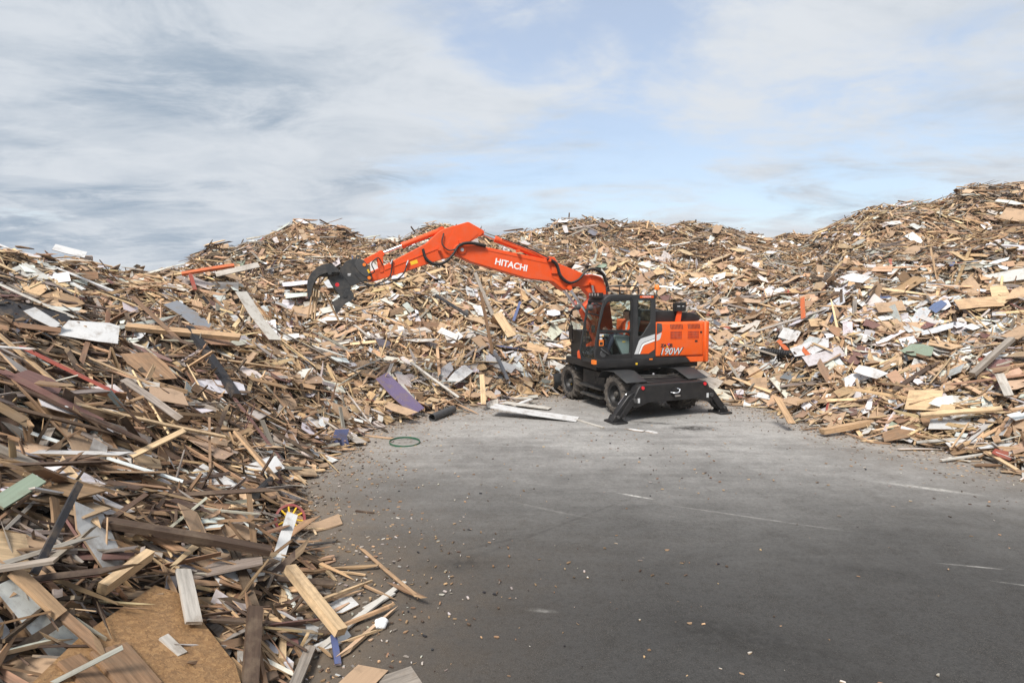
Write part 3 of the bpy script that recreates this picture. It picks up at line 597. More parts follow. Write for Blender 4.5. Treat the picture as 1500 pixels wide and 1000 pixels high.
    # inside
    up('seat', prism('seat', rounded([(0.20, 1.78), (0.76, 1.80), (0.82, 1.90), (0.72, 1.945), (0.32, 1.92), (0.16, 2.62), (0.06, 2.60)], 0.05), 0.46, 0.96, 0.03, None, 2), 'seat_grey', c)
    up('headrest', box('headrest', (0.03, 0.12, 0.58, 0.84, 2.62, 2.82), 0.03, None, 2), 'seat_grey', c)
    up('seat_base', box('seat_base', (0.24, 0.7, 0.52, 0.92, 1.43, 1.79), 0.02), BL, c)
    for y in (0.40, 1.02):
        up('side_console', prism('side_console', rounded([(0.15, 1.46), (0.62, 1.46), (0.86, 1.93), (0.92, 2.12), (0.20, 2.06)], 0.05), y - 0.06, y + 0.06, 0.015), 'cab_trim', c)
        up('joystick', tube('joystick', [(0.82, y, 2.1), (0.84, y, 2.18), (0.83, y, 2.26)], [0.02, 0.014, 0.028], 8), BL, c)
    up('console_label', box('console_label', (0.60, 0.69, 1.0805, 1.083, 1.92, 1.95), 0), 'decal_yellow', c)
    up('steering_column', prism('steering_column', [(1.15, 1.43), (1.32, 1.43), (1.16, 2.05), (1.06, 2.03)], 0.64, 0.76, 0.02), BL, c)
    bm = bmesh.new(); add_lathe(bm, [(0.165, -0.012), (0.185, 0), (0.165, 0.012), (0.15, 0), (0.165, -0.012)], 'Z', 24); add_box(bm, -0.16, 0.16, -0.015, 0.015, -0.01, 0.01)
    up('steering_wheel', to_mesh(bm, 'steering_wheel', Matrix.Translation((1.08, 0.70, 2.07)) @ Matrix.Rotation(R(-28), 4, 'Y'), 40), BL, c)
    up('monitor', box('monitor', (1.24, 1.27, 0.32, 0.50, 2.15, 2.36), 0.008), BL, c)
cab()

def boom_and_grab():
    y0, y1 = -0.29, 0.12; ym = (y0 + y1) / 2
    base = up('boom_base', prism('boom_base', rounded([(0.60, 1.72), (0.95, 1.80), (1.42, 2.70), (1.44, 2.84), (1.14, 3.12), (1.46, 3.46), (1.46, 3.72), (1.20, 3.80), (0.83, 3.72), (0.62, 3.25), (0.42, 2.0)], 0.10), y0 + 0.05, y1 - 0.05, 0.02), BP, EXC)
    bm_pts = rounded([(5.15, 4.47), (5.05, 4.56), (4.90, 4.575), (4.46, 4.52), (2.625, 4.20), (2.278, 4.11), (1.506, 3.83), (1.20, 3.70), (1.18, 3.50), (1.40, 3.44), (1.80, 3.44), (1.963, 3.335), (2.06, 3.36), (2.357, 3.585), (3.086, 3.655), (4.696, 4.085), (5.10, 4.28), (5.17, 4.37)], 0.07)
    boom = up('boom', prism('boom', bm_pts, y0, y1, 0.014), BP, EXC, 'straight orange main boom with white lettering')
    seam = [(2.3, 4.06), (4.40, 4.455)]
    up('boom_rib', prism('boom_rib', [(2.30, 4.035), (4.40, 4.425), (4.40, 4.45), (2.30, 4.06)], y1 + 0.0005, y1 + 0.012, 0), BP, boom)
    up('weld_plate', prism('weld_plate', rounded([(1.55, 3.55), (2.15, 3.58), (2.45, 3.74), (2.30, 4.02), (1.60, 3.78)], 0.08), y1 + 0.0005, y1 + 0.010, 0), BP, boom)
    up('pin_boss', lathe('pin_boss', [(0, y1 + 0.05), (0.09, y1 + 0.05), (0.12, y1 + 0.03), (0.12, y0 - 0.03), (0.09, y0 - 0.05), (0, y0 - 0.05)], 'Y', 20, (4.94, 0, 4.40)), BP, boom)
    up('pin_cap', lathe('pin_cap', [(0, y1 + 0.066), (0.045, y1 + 0.064), (0.05, y1 + 0.045), (0, y1 + 0.045)], 'Y', 16, (4.94, 0, 4.40)), 'decal_silver', boom)
    up('lettering', text('lettering', 'HITACHI', 0.235, Matrix.Translation((3.57, y1 + 0.004, 4.015)) @ SIDE @ Matrix.Rotation(R(-11.5), 4, 'Z'), sx=1.02, bold=0.006), 'decal_white', boom)
    up('boom_fitting', box('boom_fitting', (2.25, 2.42, y1, y1 + 0.06, 3.80, 3.98), 0.01), BP, boom)
    ap = rounded([(4.746, 5.147), (5.395, 4.945), (5.56, 4.85), (5.86, 4.56), (7.028, 3.93), (7.36, 3.785), (7.43, 3.66), (7.38, 3.56), (7.26, 3.54), (6.647, 3.735), (5.695, 4.065), (5.20, 4.22), (5.02, 4.30), (4.90, 4.42), (4.693, 4.62), (4.36, 4.82), (4.33, 4.90), (4.39, 4.965)], 0.05)
    arm = up('dipper_arm', prism('dipper_arm', ap, y0 + 0.05, y1 - 0.05, 0.014), BP, EXC)
    for yy, a in ((y0 + 0.05, -1), (y1 - 0.05, 1)):
        b = sorted((yy + a * 0.0005, yy + a * 0.011))
        up('arm_plate', prism('arm_plate', rounded([(4.75, 5.07), (5.15, 4.93), (5.40, 4.30), (5.05, 4.35), (4.62, 4.72), (4.45, 4.85)], 0.07), b[0], b[1], 0), BP, arm)
    up('arm_rib', prism('arm_rib', [(5.55, 4.42), (6.95, 3.84), (6.95, 3.865), (5.55, 4.46)], y1 - 0.0495, y1 - 0.035, 0), BP, arm)
    up('warning_label', prism('warning_label', [(6.12, 4.13), (6.30, 4.07), (6.27, 3.98), (6.09, 4.04)], y1 - 0.0495, y1 - 0.046, 0), 'decal_yellow', arm)
    def ram(p, q, frac, r, rod, name, yy=ym, mat=BP, hood=None):
        p = Vector((p[0], yy, p[1])); q = Vector((q[0], yy, q[1])); m = p.lerp(q, frac); d = (q - p).normalized()
        o = up(name, tube(name, [p, p + d * 0.02, m - d * 0.10, m - d * 0.10, m - d * 0.005, m], [r * 0.8, r, r, r * 1.18, r * 1.18, r * 0.8], 14), mat)
        up('piston_rod', tube('piston_rod', [m - d * 0.02, q], rod, 12), CH, o)
        for e in (p, q): up('ram_eye', tube('ram_eye', [e + Vector((0, -0.09, 0)), e + Vector((0, 0.09, 0))], r * 1.25, 14), mat, o)
        return o
    a = ram((2.36, 4.16), (4.39, 4.875), 0.80, 0.075, 0.042, 'arm_cylinder')
    up('cylinder_line', tube('cylinder_line', [(2.35, y1, 4.16), (3.0, ym + 0.09, 4.47), (3.8, ym + 0.09, 4.74)], 0.016, 8, None, 4), 'hose_rubber', a)
    up('cylinder_bracket', prism('cylinder_bracket', [(2.15, 4.03), (2.65, 4.17), (2.44, 4.27), (2.28, 4.26)], ym - 0.13, ym + 0.13, 0.01), BP, boom)
    ram((5.45, 4.92), (7.03, 4.265), 0.66, 0.07, 0.038, 'grab_cylinder')
    for s in (-1, 1):
        up('link_bar', prism('link_bar', rounded([(7.08, 4.33), (7.14, 4.25), (7.07, 3.78), (6.97, 3.80), (6.99, 4.27)], 0.03), ym + s * 0.15 - 0.025, ym + s * 0.15 + 0.025, 0.006), BP)
        up('push_link', prism('push_link', rounded([(7.03, 4.35), (7.0, 4.24), (7.42, 3.97), (7.50, 4.03), (7.46, 4.12)], 0.03), ym + s * 0.09 - 0.03, ym + s * 0.09 + 0.03, 0.006), BP)
    for yy in (-0.33, 0.155):
        ram((0.62, 1.80), (1.90, 3.40), 0.45, 0.055, 0.042, 'lift_cylinder', yy)
    up('lift_pin', tube('lift_pin', [(1.90, -0.42, 3.40), (1.90, 0.25, 3.40)], 0.05, 12), BP)
    ram((0.98, 2.6), (1.20, 3.55), 0.5, 0.06, 0.035, 'adjust_cylinder', y1 + 0.03)
    # hoses
    H = lambda nm, P, r=0.03: up(nm, tube(nm, P, r, 8, None, 5), 'hose_rubber')
    for dy, dz in ((0.06, 0.0), (0.13, 0.02)):
        H('hydraulic_hose', [(4.30, y1 - 0.05 + dy, 4.50 + dz), (4.72, y1 + dy, 4.565 + dz), (5.02, y1 + dy, 4.50 + dz), (5.20, y1 + dy, 4.25 + dz), (5.42, y1 + dy, 4.05 + dz), (5.68, y1 + dy, 4.00 + dz), (5.90, y1 - 0.02 + dy, 4.13 + dz), (5.98, y1 - 0.04 + dy, 4.40)])
        H('hydraulic_hose', [(2.55, y1 - 0.02 + dy, 4.19 + dz), (2.30, y1 + dy, 4.05 + dz), (2.17, y1 + dy, 3.72 + dz), (1.90, y1 + dy, 3.53 + dz), (1.62, y1 + dy, 3.63 + dz), (1.40, y1 + dy, 3.86 + dz), (1.15, y1 + dy, 3.92 + dz), (0.85, y1 + dy, 3.74 + dz), (0.70, y1 + dy, 3.30)])
    H('arm_hose', [(5.42, y1, 4.82), (5.47, y1 + 0.03, 4.55), (5.30, y1 + 0.03, 4.38), (5.08, y1 + 0.02, 4.42)], 0.018)
    for k, (a, b) in enumerate((((6.35, 3.90), (6.62, 3.66)), ((6.75, 3.92), (6.95, 3.60)))):
        H('grab_hose', [(a[0], y1, a[1] + 0.2), (b[0] - 0.1, y1 + 0.03, b[1] + 0.05), (b[0] + 0.35, y1 + 0.02, b[1] - 0.18 + 0.03 * k), (7.45, y1 + 0.02, 3.50), (7.68, y1 + 0.02, 3.72)], 0.018)
        up('hose_end', tube('hose_end', [(a[0], y1 + 0.0, a[1] + 0.2), (a[0] + 0.05, y1 + 0.005, a[1] + 0.08)], 0.022, 8), CH)
    H('coupler_hose', [(7.0, ym + 0.2, 3.98), (7.12, y1 + 0.1, 4.15), (7.28, y1 + 0.1, 4.0), (7.22, y1 + 0.1, 3.80), (7.38, y1 + 0.02, 3.72)], 0.015)
    for (x, z) in ((5.55, 4.40), (5.0, 4.60), (2.5, 4.16), (3.4, 4.40)): up('hose_clamp', box('hose_clamp', (x - 0.03, x + 0.03, y1 - 0.03, y1 + 0.15, z - 0.04, z + 0.04), 0.006), BP)
    # coupler and sorting grab
    hp = rounded([(8.06, 3.86), (7.90, 4.06), (7.72, 4.13), (7.49, 4.11), (7.38, 3.98), (7.27, 3.70), (7.285, 3.555), (7.47, 3.58), (7.79, 3.42), (7.99, 3.70)], 0.05)
    for yy in (y0 - 0.02, y1 - 0.02): cp = up('coupler_cheek', prism('coupler_cheek', hp, yy, yy + 0.05, 0.006), GP)
    up('coupler_body', prism('coupler_body', [(8.0, 3.84), (7.86, 4.02), (7.66, 4.0), (7.58, 3.80), (7.62, 3.56), (7.78, 3.50), (7.94, 3.70)], y0 + 0.032, y1 - 0.022, 0.01), GP)
    up('coupler_plate', prism('coupler_plate', rounded([(7.66, 4.10), (7.50, 4.09), (7.40, 3.97), (7.33, 3.72), (7.42, 3.66), (7.60, 3.80), (7.70, 3.98)], 0.04), y1 + 0.031, y1 + 0.05, 0.005), CV)
    for (x, z) in ((7.46, 3.975), (7.345, 3.645)): up('coupler_pin', lathe('coupler_pin', [(0, y1 + 0.07), (0.042, y1 + 0.066), (0.045, y1 + 0.03), (0.045, y0 - 0.04), (0, y0 - 0.04)], 'Y', 16, (x, 0, z)), 'amber_plastic')
    up('coupler_label', prism('coupler_label', [(7.40, 3.85), (7.36, 3.76), (7.32, 3.78), (7.36, 3.87)], y1 + 0.0505, y1 + 0.053, 0), 'decal_yellow')
    up('coupler_mark', box('coupler_mark', (7.79, 7.87, y1 + 0.0305, y1 + 0.033, 3.735, 3.75), 0), 'decal_white'); up('coupler_mark', box('coupler_mark', (7.80, 7.87, y1 + 0.0305, y1 + 0.033, 3.70, 3.715), 0), 'decal_white')
    up('lifting_eye', lathe('lifting_eye', [(0.03, -0.03), (0.07, -0.03), (0.07, 0.03), (0.03, 0.03), (0.03, -0.03)], 'Y', 16, (7.60, ym + 0.1, 4.15)), GP)
    g0, g1 = -0.52, 0.36
    gr = up('grab_frame', prism('grab_frame', rounded([(8.37, 3.70), (8.05, 3.80), (7.97, 3.66), (7.79, 3.42), (7.87, 3.18), (8.06, 3.17), (8.27, 3.48)], 0.05), g0 + 0.12, g1 - 0.12, 0.012), GP, EXC, 'dark steel rotating head of the grab')
    up('grab_badge', lathe('grab_badge', [(0, g1 - 0.116), (0.05, g1 - 0.117), (0.052, g1 - 0.121), (0, g1 - 0.121)], 'Y', 16, (8.13, 0, 3.47)), 'decal_red', gr)
    def jaw(name, pts, shell):
        """three claw plates joined by a curved shell"""
        o = None
        for yy in (g0, g1 - 0.05, (g0 + g1) / 2 - 0.025):
            e = prism(name, pts, yy, yy + 0.05, 0.006); o = up(name, e, GP) if o is None else up('claw_plate', e, GP, o)
        c = Vector((8.2, 3.35)); inn = [tuple(Vector(p) + (c - Vector(p)).normalized() * 0.035) for p in shell]; sh = [tuple(Vector(p) + (c - Vector(p)).normalized() * 0.004) for p in shell]
        bm = bmesh.new(); add_prism(bm, sh + inn[::-1], g0 + 0.052, (g0 + g1) / 2 - 0.027); up('jaw_shell', to_mesh(bm, 'jaw_shell'), GP, o)
        bm = bmesh.new(); add_prism(bm, sh + inn[::-1], (g0 + g1) / 2 + 0.027, g1 - 0.052); up('jaw_shell', to_mesh(bm, 'jaw_shell'), GP, o)
        return o
    sp2 = lambda P, k=3: [(p.x, p.y) for p in spline([Vector(q).to_3d() for q in P], k)]
    uo = sp2([(8.14, 3.90), (8.30, 3.985), (8.52, 3.935), (8.70, 3.78), (8.81, 3.60), (8.84, 3.36), (8.815, 3.10)]); ui = sp2([(8.745, 3.20), (8.70, 3.42), (8.60, 3.63), (8.46, 3.725), (8.275, 3.765), (8.02, 3.77)])
    jaw('upper_jaw', uo + ui, uo[:-3])
    lo = sp2([(7.80, 3.34), (7.735, 3.20), (7.80, 3.08), (7.97, 2.98), (8.16, 2.74)]); li = sp2([(8.265, 3.03), (8.10, 3.13), (7.98, 3.24), (7.93, 3.34)])
    jaw('lower_jaw', lo + li, lo[:-2])
    up('jaw_tip', prism('jaw_tip', [(8.22, 3.98), (8.42, 4.08), (8.30, 4.02), (8.12, 3.86)], g1 - 0.06, g1 - 0.005, 0.004), GP, gr)
    for yy in (g0 + 0.08, g1 - 0.10): up('jaw_ram', tube('jaw_ram', [(8.08, yy, 3.78), (8.30, yy, 3.72), (8.55, yy, 3.70)], [0.05, 0.05, 0.03], 10), GP, gr)
    for (x, z) in ((8.30, 3.76), (7.95, 3.20)): up('jaw_pin', tube('jaw_pin', [(x, g0 - 0.02, z), (x, g1 + 0.02, z)], 0.05, 12), GP, gr)
boom_and_grab()

# ------------------------------------------------------------------ operator
def operator():
    bm = bmesh.new()
    def cap(P, r): add_tube(bm, P, r, 12)
    def ball(c, r, s=(1, 1, 1)): bmesh.ops.create_uvsphere(bm, u_segments=16, v_segments=12, radius=r, matrix=Matrix.Translation(c) @ Matrix.Diagonal((*s, 1)))
    hip = (0.16, 0.0, 2.04)
    cap([(0.16, 0, 1.97), (0.15, 0, 2.10), (0.13, 0, 2.25), (0.12, 0, 2.40), (0.12, 0, 2.48)], [0.15, 0.15, 0.14, 0.15, 0.10]); ball((0.17, 0, 2.03), 0.16, (1, 1.15, 0.8)); ball((0.12, 0, 2.42), 0.13, (0.9, 1.45, 0.8))
    cap([(0.12, 0, 2.46), (0.14, 0, 2.58)], [0.062, 0.055])
    ball((0.165, 0, 2.68), 0.105, (0.98, 0.80, 1.22)); ball((0.195, 0, 2.61), 0.066, (1, 0.9, 0.9))
    ball((0.272, 0, 2.675), 0.020, (1.1, 0.75, 1.2)); ball((0.262, 0, 2.625), 0.018, (0.8, 1.4, 0.5))
    for s in (-1, 1):
        ball((0.16, s * 0.084, 2.675), 0.028, (0.7, 0.4, 1.2))
        cap([(0.12, s * 0.18, 2.42), (0.22, s * 0.25, 2.26), (0.33, s * 0.275, 2.14)], [0.062, 0.052, 0.046])
        cap([(0.33, s * 0.275, 2.14), (0.52, s * 0.285, 2.19), (0.63, s * 0.29, 2.235)], [0.046, 0.038, 0.029])
        ball((0.66, s * 0.29, 2.245), 0.042, (1.1, 0.6, 1.0))
        for k, (dz, ln) in enumerate(((0.030, 0.070), (0.010, 0.078), (-0.010, 0.072), (-0.030, 0.058))):
            cap([(0.68, s * 0.30, 2.245 + dz), (0.68 + ln * 0.55, s * 0.312, 2.25 + dz), (0.68 + ln * 0.8, s * 0.285, 2.245 + dz)], 0.0105)
        cap([(0.655, s * 0.27, 2.27), (0.68, s * 0.255, 2.30), (0.705, s * 0.262, 2.315)], 0.0125)
        cap([(0.18, s * 0.09, 2.03), (0.42, s * 0.11, 2.05), (0.62, s * 0.12, 2.04)], [0.095, 0.085, 0.065])
        cap([(0.62, s * 0.12, 2.04), (0.72, s * 0.12, 1.80), (0.82, s * 0.12, 1.54)], [0.066, 0.060, 0.045])
        cap([(0.80, s * 0.12, 1.49), (0.92, s * 0.125, 1.475), (1.03, s * 0.13, 1.46)], [0.055, 0.05, 0.035])
    me = bpy.data.meshes.new('person'); bm.to_mesh(me); bm.free()
    o = bpy.data.objects.new('temporary', me); COL.objects.link(o)
    md = o.modifiers.new('r', 'REMESH'); md.mode = 'VOXEL'; md.voxel_size = 0.009; md.use_smooth_shade = True
    sm = o.modifiers.new('s', 'SMOOTH'); sm.factor = 0.5; sm.iterations = 2
    dg = bpy.context.evaluated_depsgraph_get(); dg.update(); body = bpy.data.meshes.new_from_object(o.evaluated_get(dg)); bpy.data.objects.remove(o)
    body.name = 'person'; body.materials.clear()
    for k in ('skin', 'vest_orange', 'work_trousers', 'hair', 'reflective_tape', 'decal_black'): body.materials.append(MATS[k])
    for p in body.polygons:
        x, y, z = p.center; i = 0
        if z < 1.53 and x > 0.7: i = 5
        elif (x > 0.2 and z < 2.15 and abs(y) < 0.22) or z < 2.06: i = 2
        elif z < 2.50 and x < 0.60: i = 1
        elif z > 2.50: i = 0
        if i == 1 and abs(y) < 0.22 and (2.16 < z < 2.21 or 0.09 < abs(y) < 0.135): i = 4
        if i == 1 and abs(y) > 0.22 and 0.36 < x < 0.42: i = 4
        if z > 2.60 and (z > 2.745 or (x < 0.125 and z > 2.62)): i = 3
        if z > 2.66 and z < 2.69 and x > 0.245 and 0.022 < abs(y) < 0.05: i = 3
        p.material_index = i
    pr = obj('person', body)
    pr.matrix_world = EXC_M @ Matrix.Translation((0.22, 0.71, 0.005))
    tag(pr, 'person in orange hi-vis vest seated at the controls in the excavator cab', 'person')
EXC_M = Matrix.Translation(EXC.location) @ Matrix.Rotation(R(197), 4, 'Z')
operator()

# ------------------------------------------------------------------ scrap wood
PAL = {  # linear colour, how woody, name used in labels
    'pine': ((0.60, 0.43, 0.255), 0.8, 'pale pine'), 'tan': ((0.475, 0.312, 0.18), 0.9, 'tan wooden'), 'brown': ((0.25, 0.152, 0.088), 1.0, 'brown wooden'), 'dark': ((0.082, 0.053, 0.037), 1.0, 'dark brown wooden'),
    'grey': ((0.27, 0.235, 0.20), 1.0, 'weathered grey wooden'), 'silver': ((0.44, 0.405, 0.36), 0.8, 'light grey wooden'), 'white': ((0.56, 0.56, 0.555), 0.08, 'white'), 'cream': ((0.50, 0.475, 0.43), 0.12, 'cream'),
    'fibre': ((0.42, 0.288, 0.185), 0.15, 'tan fibreboard'), 'maroon': ((0.16, 0.085, 0.075), 0.5, 'maroon'), 'blue': ((0.10, 0.13, 0.25), 0.2, 'blue'), 'red': ((0.30, 0.07, 0.05), 0.3, 'red'), 'purple': ((0.12, 0.092, 0.165), 0.1, 'purple'),
    'green': ((0.22, 0.27, 0.205), 0.3, 'pale green'), 'black': ((0.028, 0.028, 0.032), 0.3, 'black'), 'slate': ((0.17, 0.18, 0.20), 0.2, 'slate grey'), 'orange': ((0.50, 0.13, 0.05), 0.2, 'orange')}
NAMES = list(PAL); PC = np.array([PAL[k][0] for k in NAMES]); PW = np.array([PAL[k][1] for k in NAMES])
def weights(**k):
    w = np.array([float(k.get(n, 0)) for n in NAMES]); return w / w.sum()
W_BACK = weights(pine=31, tan=27, brown=15, dark=5, grey=10, silver=8, white=4, cream=6, fibre=6, maroon=2.5, blue=0.25, red=0.5, black=0.4)
W_LEFT = weights(pine=9, tan=14, brown=32, dark=31, grey=17, silver=4, white=2.5, cream=2, maroon=3, red=0.1, black=0.8, slate=0.6)
W_TOP = weights(pine=15, tan=22, brown=32, dark=11, grey=15, silver=5, white=1, cream=2, fibre=3, maroon=2, blue=0.2, red=0.3)
P_BACK = weights(white=30, cream=18, fibre=28, tan=15, silver=6, brown=5, maroon=3, slate=1.3, blue=0.5, purple=0.3, red=0.5, green=0.4, orange=0.3)
P_LEFT = weights(white=30, cream=10, fibre=22, brown=18, grey=10, dark=6, slate=2.5, maroon=3, green=0.4)
P_TOP = weights(white=20, cream=14, fibre=36, tan=16, silver=5, brown=8, slate=1, green=0.8, blue=0.4)
CAMF = np.array([0, math.cos(PITCH), -math.sin(PITCH)]); CAMU = np.array([0, math.sin(PITCH), math.cos(PITCH)])
def project(P):
    v = P - np.array([0, 0, CAM_H]); d = v @ CAMF; dd = np.maximum(d, 1e-3)
    return 750 + FOC * v[..., 0] / dd, 500 - FOC * (v @ CAMU) / dd, d

def choose(w, n): return rng.choice(len(NAMES), size=n, p=w)
def pieces_at(x, y, zone, big, panel_share, toe=False, fine=False):
    """frames, sizes and colours for pieces dropped at (x, y)"""
    n = len(x); z = height(x, y); nr = normal_at(x, y)
    panel = rng.random(n) < panel_share
    med = {'left': (0.48, 1.35), 'top': (0.40, 0.95), 'back': (0.41, 0.95)}[zone]; wr = {'left': (0.022, 0.095), 'top': (0.02, 0.07), 'back': (0.022, 0.095)}[zone]; sr = {'left': (0.06, 0.20, 1.6), 'top': (0.05, 0.15, 1.4), 'back': (0.05, 0.185, 1.4)}[zone]
    L = np.exp(rng.normal(math.log(med[1] if big else med[0]), 0.55, n)); W = rng.uniform(*wr, n); T = rng.uniform(0.008, 0.034, n); s = rng.uniform(*sr[:2], n) * (sr[2] if big else 1)
    if fine: L = np.exp(rng.normal(math.log(0.34), 0.5, n)); W = rng.uniform(0.010, 0.032, n); T = rng.uniform(0.006, 0.016, n); s = rng.uniform(0.03, 0.075, n)
    L = np.clip(L, 0.14, 4.2) / 2; W = W / 2 * (1.25 if big else 1); T = T / 2
    asp = np.where(rng.random(n) < 0.5, rng.uniform(1.6, 3.2, n), rng.uniform(0.9, 1.6, n))
    L = np.where(panel, s * asp, L); W = np.where(panel, s, np.minimum(W, L * 0.5)); T = np.where(panel, rng.uniform(0.003, 0.011, n), T)
    sj = (0.30 if not big else 0.17) * np.where(pile_t(x, y)[0] > 0.85, 0.6, 1.0)[:, None]
    if toe: sj = 0.05
    nn = nr + rng.normal(0, sj, (n, 3)); nn[:, 2] = np.abs(nn[:, 2]) + 0.05; nn /= np.linalg.norm(nn, axis=1, keepdims=True)
    down = nr.copy(); down[:, 2] = 0; down = -down / np.maximum(np.linalg.norm(down, axis=1, keepdims=True), 1e-6) * -1
    ang = np.arctan2(down[:, 1], down[:, 0])
    cx_ = np.floor((x + 0.9 * vnoise(x / 0.7, y / 0.7, 21)) / 1.25).astype(np.int64); cy_ = np.floor((y + 0.9 * vnoise(x / 0.7, y / 0.7, 22)) / 1.25).astype(np.int64)   # loads tipped together
    cell_az = _hash(cx_, cy_, 31) * 2 * math.pi; cell_c = _hash(cx_, cy_, 32); same = rng.random(n) < 0.40
    az = ang + (rng.normal(0, 0.62, n) if zone == 'left' else rng.normal(0, 1.3, n))
    az = np.where(same & (zone != 'left'), cell_az + rng.normal(0, 0.35, n), az)
    ex = np.stack([np.cos(az), np.sin(az), np.zeros(n)], 1)
    ex = ex - nn * (ex * nn).sum(1, keepdims=True); ex /= np.linalg.norm(ex, axis=1, keepdims=True)
    if not toe:      # some stick out of the heap
        st = rng.random(n) < np.where(pile_t(x, y)[0] > 0.78, 0.0, 0.03 if not big else 0.006)
        e2 = nn + rng.normal(0, 0.6, (n, 3)); e2[:, 2] = np.abs(e2[:, 2]) + 0.25; e2 /= np.linalg.norm(e2, axis=1, keepdims=True)
        ex = np.where(st[:, None], e2, ex); ref = np.cross(ex, rng.normal(0, 1, (n, 3))); ref /= np.linalg.norm(ref, axis=1, keepdims=True)
        nn = np.where(st[:, None], ref, nn)
    ey = np.cross(nn, ex)
    # not all flat on their face
    roll = rng.normal(0, 0.5 if not toe else 0.04, n) * (~panel); c, s_ = np.cos(roll)[:, None], np.sin(roll)[:, None]
    ey, nn = ey * c + nn * s_, nn * c - ey * s_
    up_ = rng.uniform(-0.06, 0.20, n) if not big else rng.uniform(0.05, 0.34, n)
    ctr = np.stack([x, y, z], 1) + nr * up_[:, None]
    if toe:
        ctr = np.stack([x, y, np.maximum(z, 0) + T + np.abs(ex[:, 2]) * L + np.abs(ey[:, 2]) * W + 0.006 + rng.uniform(0, 0.03, n)], 1)
    wb, wp = {'left': (W_LEFT, P_LEFT), 'top': (W_TOP, P_TOP)}.get(zone, (W_BACK, P_BACK))
    _, _, dr = pile_t(x, y)                                                 # long ones stay clear of the yard
    if not toe: f = np.clip((dr + 0.15) / np.maximum(L, 0.05), 0.3, 1.0); L = L * f; W = np.minimum(W, L * 0.9)
    near = np.hypot(x, y); cap_ = np.clip(near * 0.030, 0.09, 0.6)          # no very large sheets right in front of the camera bank
    lim = np.clip(near * 0.11, 0.30, 3.0); k = (~panel) & (L > lim); L = np.where(k, lim, L); W = np.where(~panel, W * np.clip(near / 7.5, 0.62, 1.0), W)
    k = panel & (W > cap_); f = np.where(k, cap_ / W, 1.0); W = W * f; L = L * f
    ci = np.where(panel, choose(wp, n), choose(wb, n))
    wq = np.cumsum(wb)[None] ; cc = (cell_c[:, None] > wq).sum(1); ci = np.where(same & ~panel & (cc < 8) & (rng.random(n) < 0.8), np.minimum(cc, len(NAMES) - 1), ci)
    return dict(ctr=ctr, ex=ex, ey=ey, ez=nn, L=L, W=W, T=T, panel=panel, ci=ci, seed=rng.random((n, 24)))
def join(ds): return {k: np.concatenate([d[k] for d in ds]) for k in ds[0]}
def take(d, i): return {k: v[i] for k, v in d.items()}

def scatter(n, dens, zone_of, big, share, tmin=0.0, tmax=1.12, toe=False):
    """drop points over the heap where the yard can see them"""
    x = rng.uniform(-15, 27, n); y = rng.uniform(0.5, 33, n)
    t, zc, dr = pile_t(x, y)
    if toe: ok = (dr < 0.2) & (dr > -1.2) & (rng.random(n) < np.exp(np.minimum(dr, 0) / 0.28))
    else: ok = (t > tmin) & (t < tmax)
    x, y = x[ok], y[ok]; px, py, d = project(np.stack([x, y, height(x, y)], 1))
    ok = (d > 1.6) & (px > -130) & (px < 1640) & (py < 1130)
    x, y, px, py = x[ok], y[ok], px[ok], py[ok]
    if not toe: in_ = inside_sheet(x, y); x, y, px, py = x[~in_], y[~in_], px[~in_], py[~in_]
    keep = rng.random(len(x)) < dens(x, y)
    return x[keep], y[keep], px[keep], py[keep]
def zones(x, y):
    left = (x < -2.0 + 0 * y) & (y < 12.0 - 0.30 * (x + 3))
    t, zc, _ = pile_t(x, y)
    top = ((x > 9) & (t > 0.55)) | ((y > 20) & (t > 0.62))
    return np.where(left, 0, np.where(top, 2, 1))
def heap():
    out = []
    AREA = 42 * 32.5
    for mode, perm, share in ((False, 84, (0.13, 0.27, 0.13)), (True, 7.0, (0.12, 0.30, 0.10)), (None, 74, (0.2, 0.3, 0.2))):
        x, y, px, py = scatter(int(perm * AREA), lambda x, y: np.where(zones(x, y) == 0, 1.0, 0.8) * np.where(np.hypot(x, y) < 9, 1.0, 0.9), None, mode, share, tmin=0.035 if mode else 0.0)
        big, fine = mode is True, mode is None
        zn = zones(x, y)
        # a drift of white board lies on the right-hand slope
        white = np.exp(-(((px - 1310) / 130) ** 2 + ((py - 475) / 75) ** 2))
        for k, nm in enumerate(('left', 'back', 'top')):
            i = zn == k
            d = pieces_at(x[i], y[i], nm, big, share[k] + (0.28 * white[i] if not big else 0.2 * white[i]), fine=fine)
            w = (rng.random(i.sum()) < 0.45 * white[i]) & d['panel']; d['ci'] = np.where(w, NAMES.index('white'), d['ci']); out.append(d)
    x, y, _, _ = scatter(60000, lambda x, y: 0.55, None, False, 0.2, toe=True)
    out.append(pieces_at(x, y, 'back', False, 0.2, toe=True))
    d = join(out); t = pile_t(d['ctr'][:, 0], d['ctr'][:, 1])[0]              # the crest is trodden flat: nothing long stands on it
    return take(d, ~(((t > 0.6) & (np.abs(d['ex'][:, 2]) * d['L'] > 0.26)) | ((t > 0.8) & (d['L'] > 0.75))))

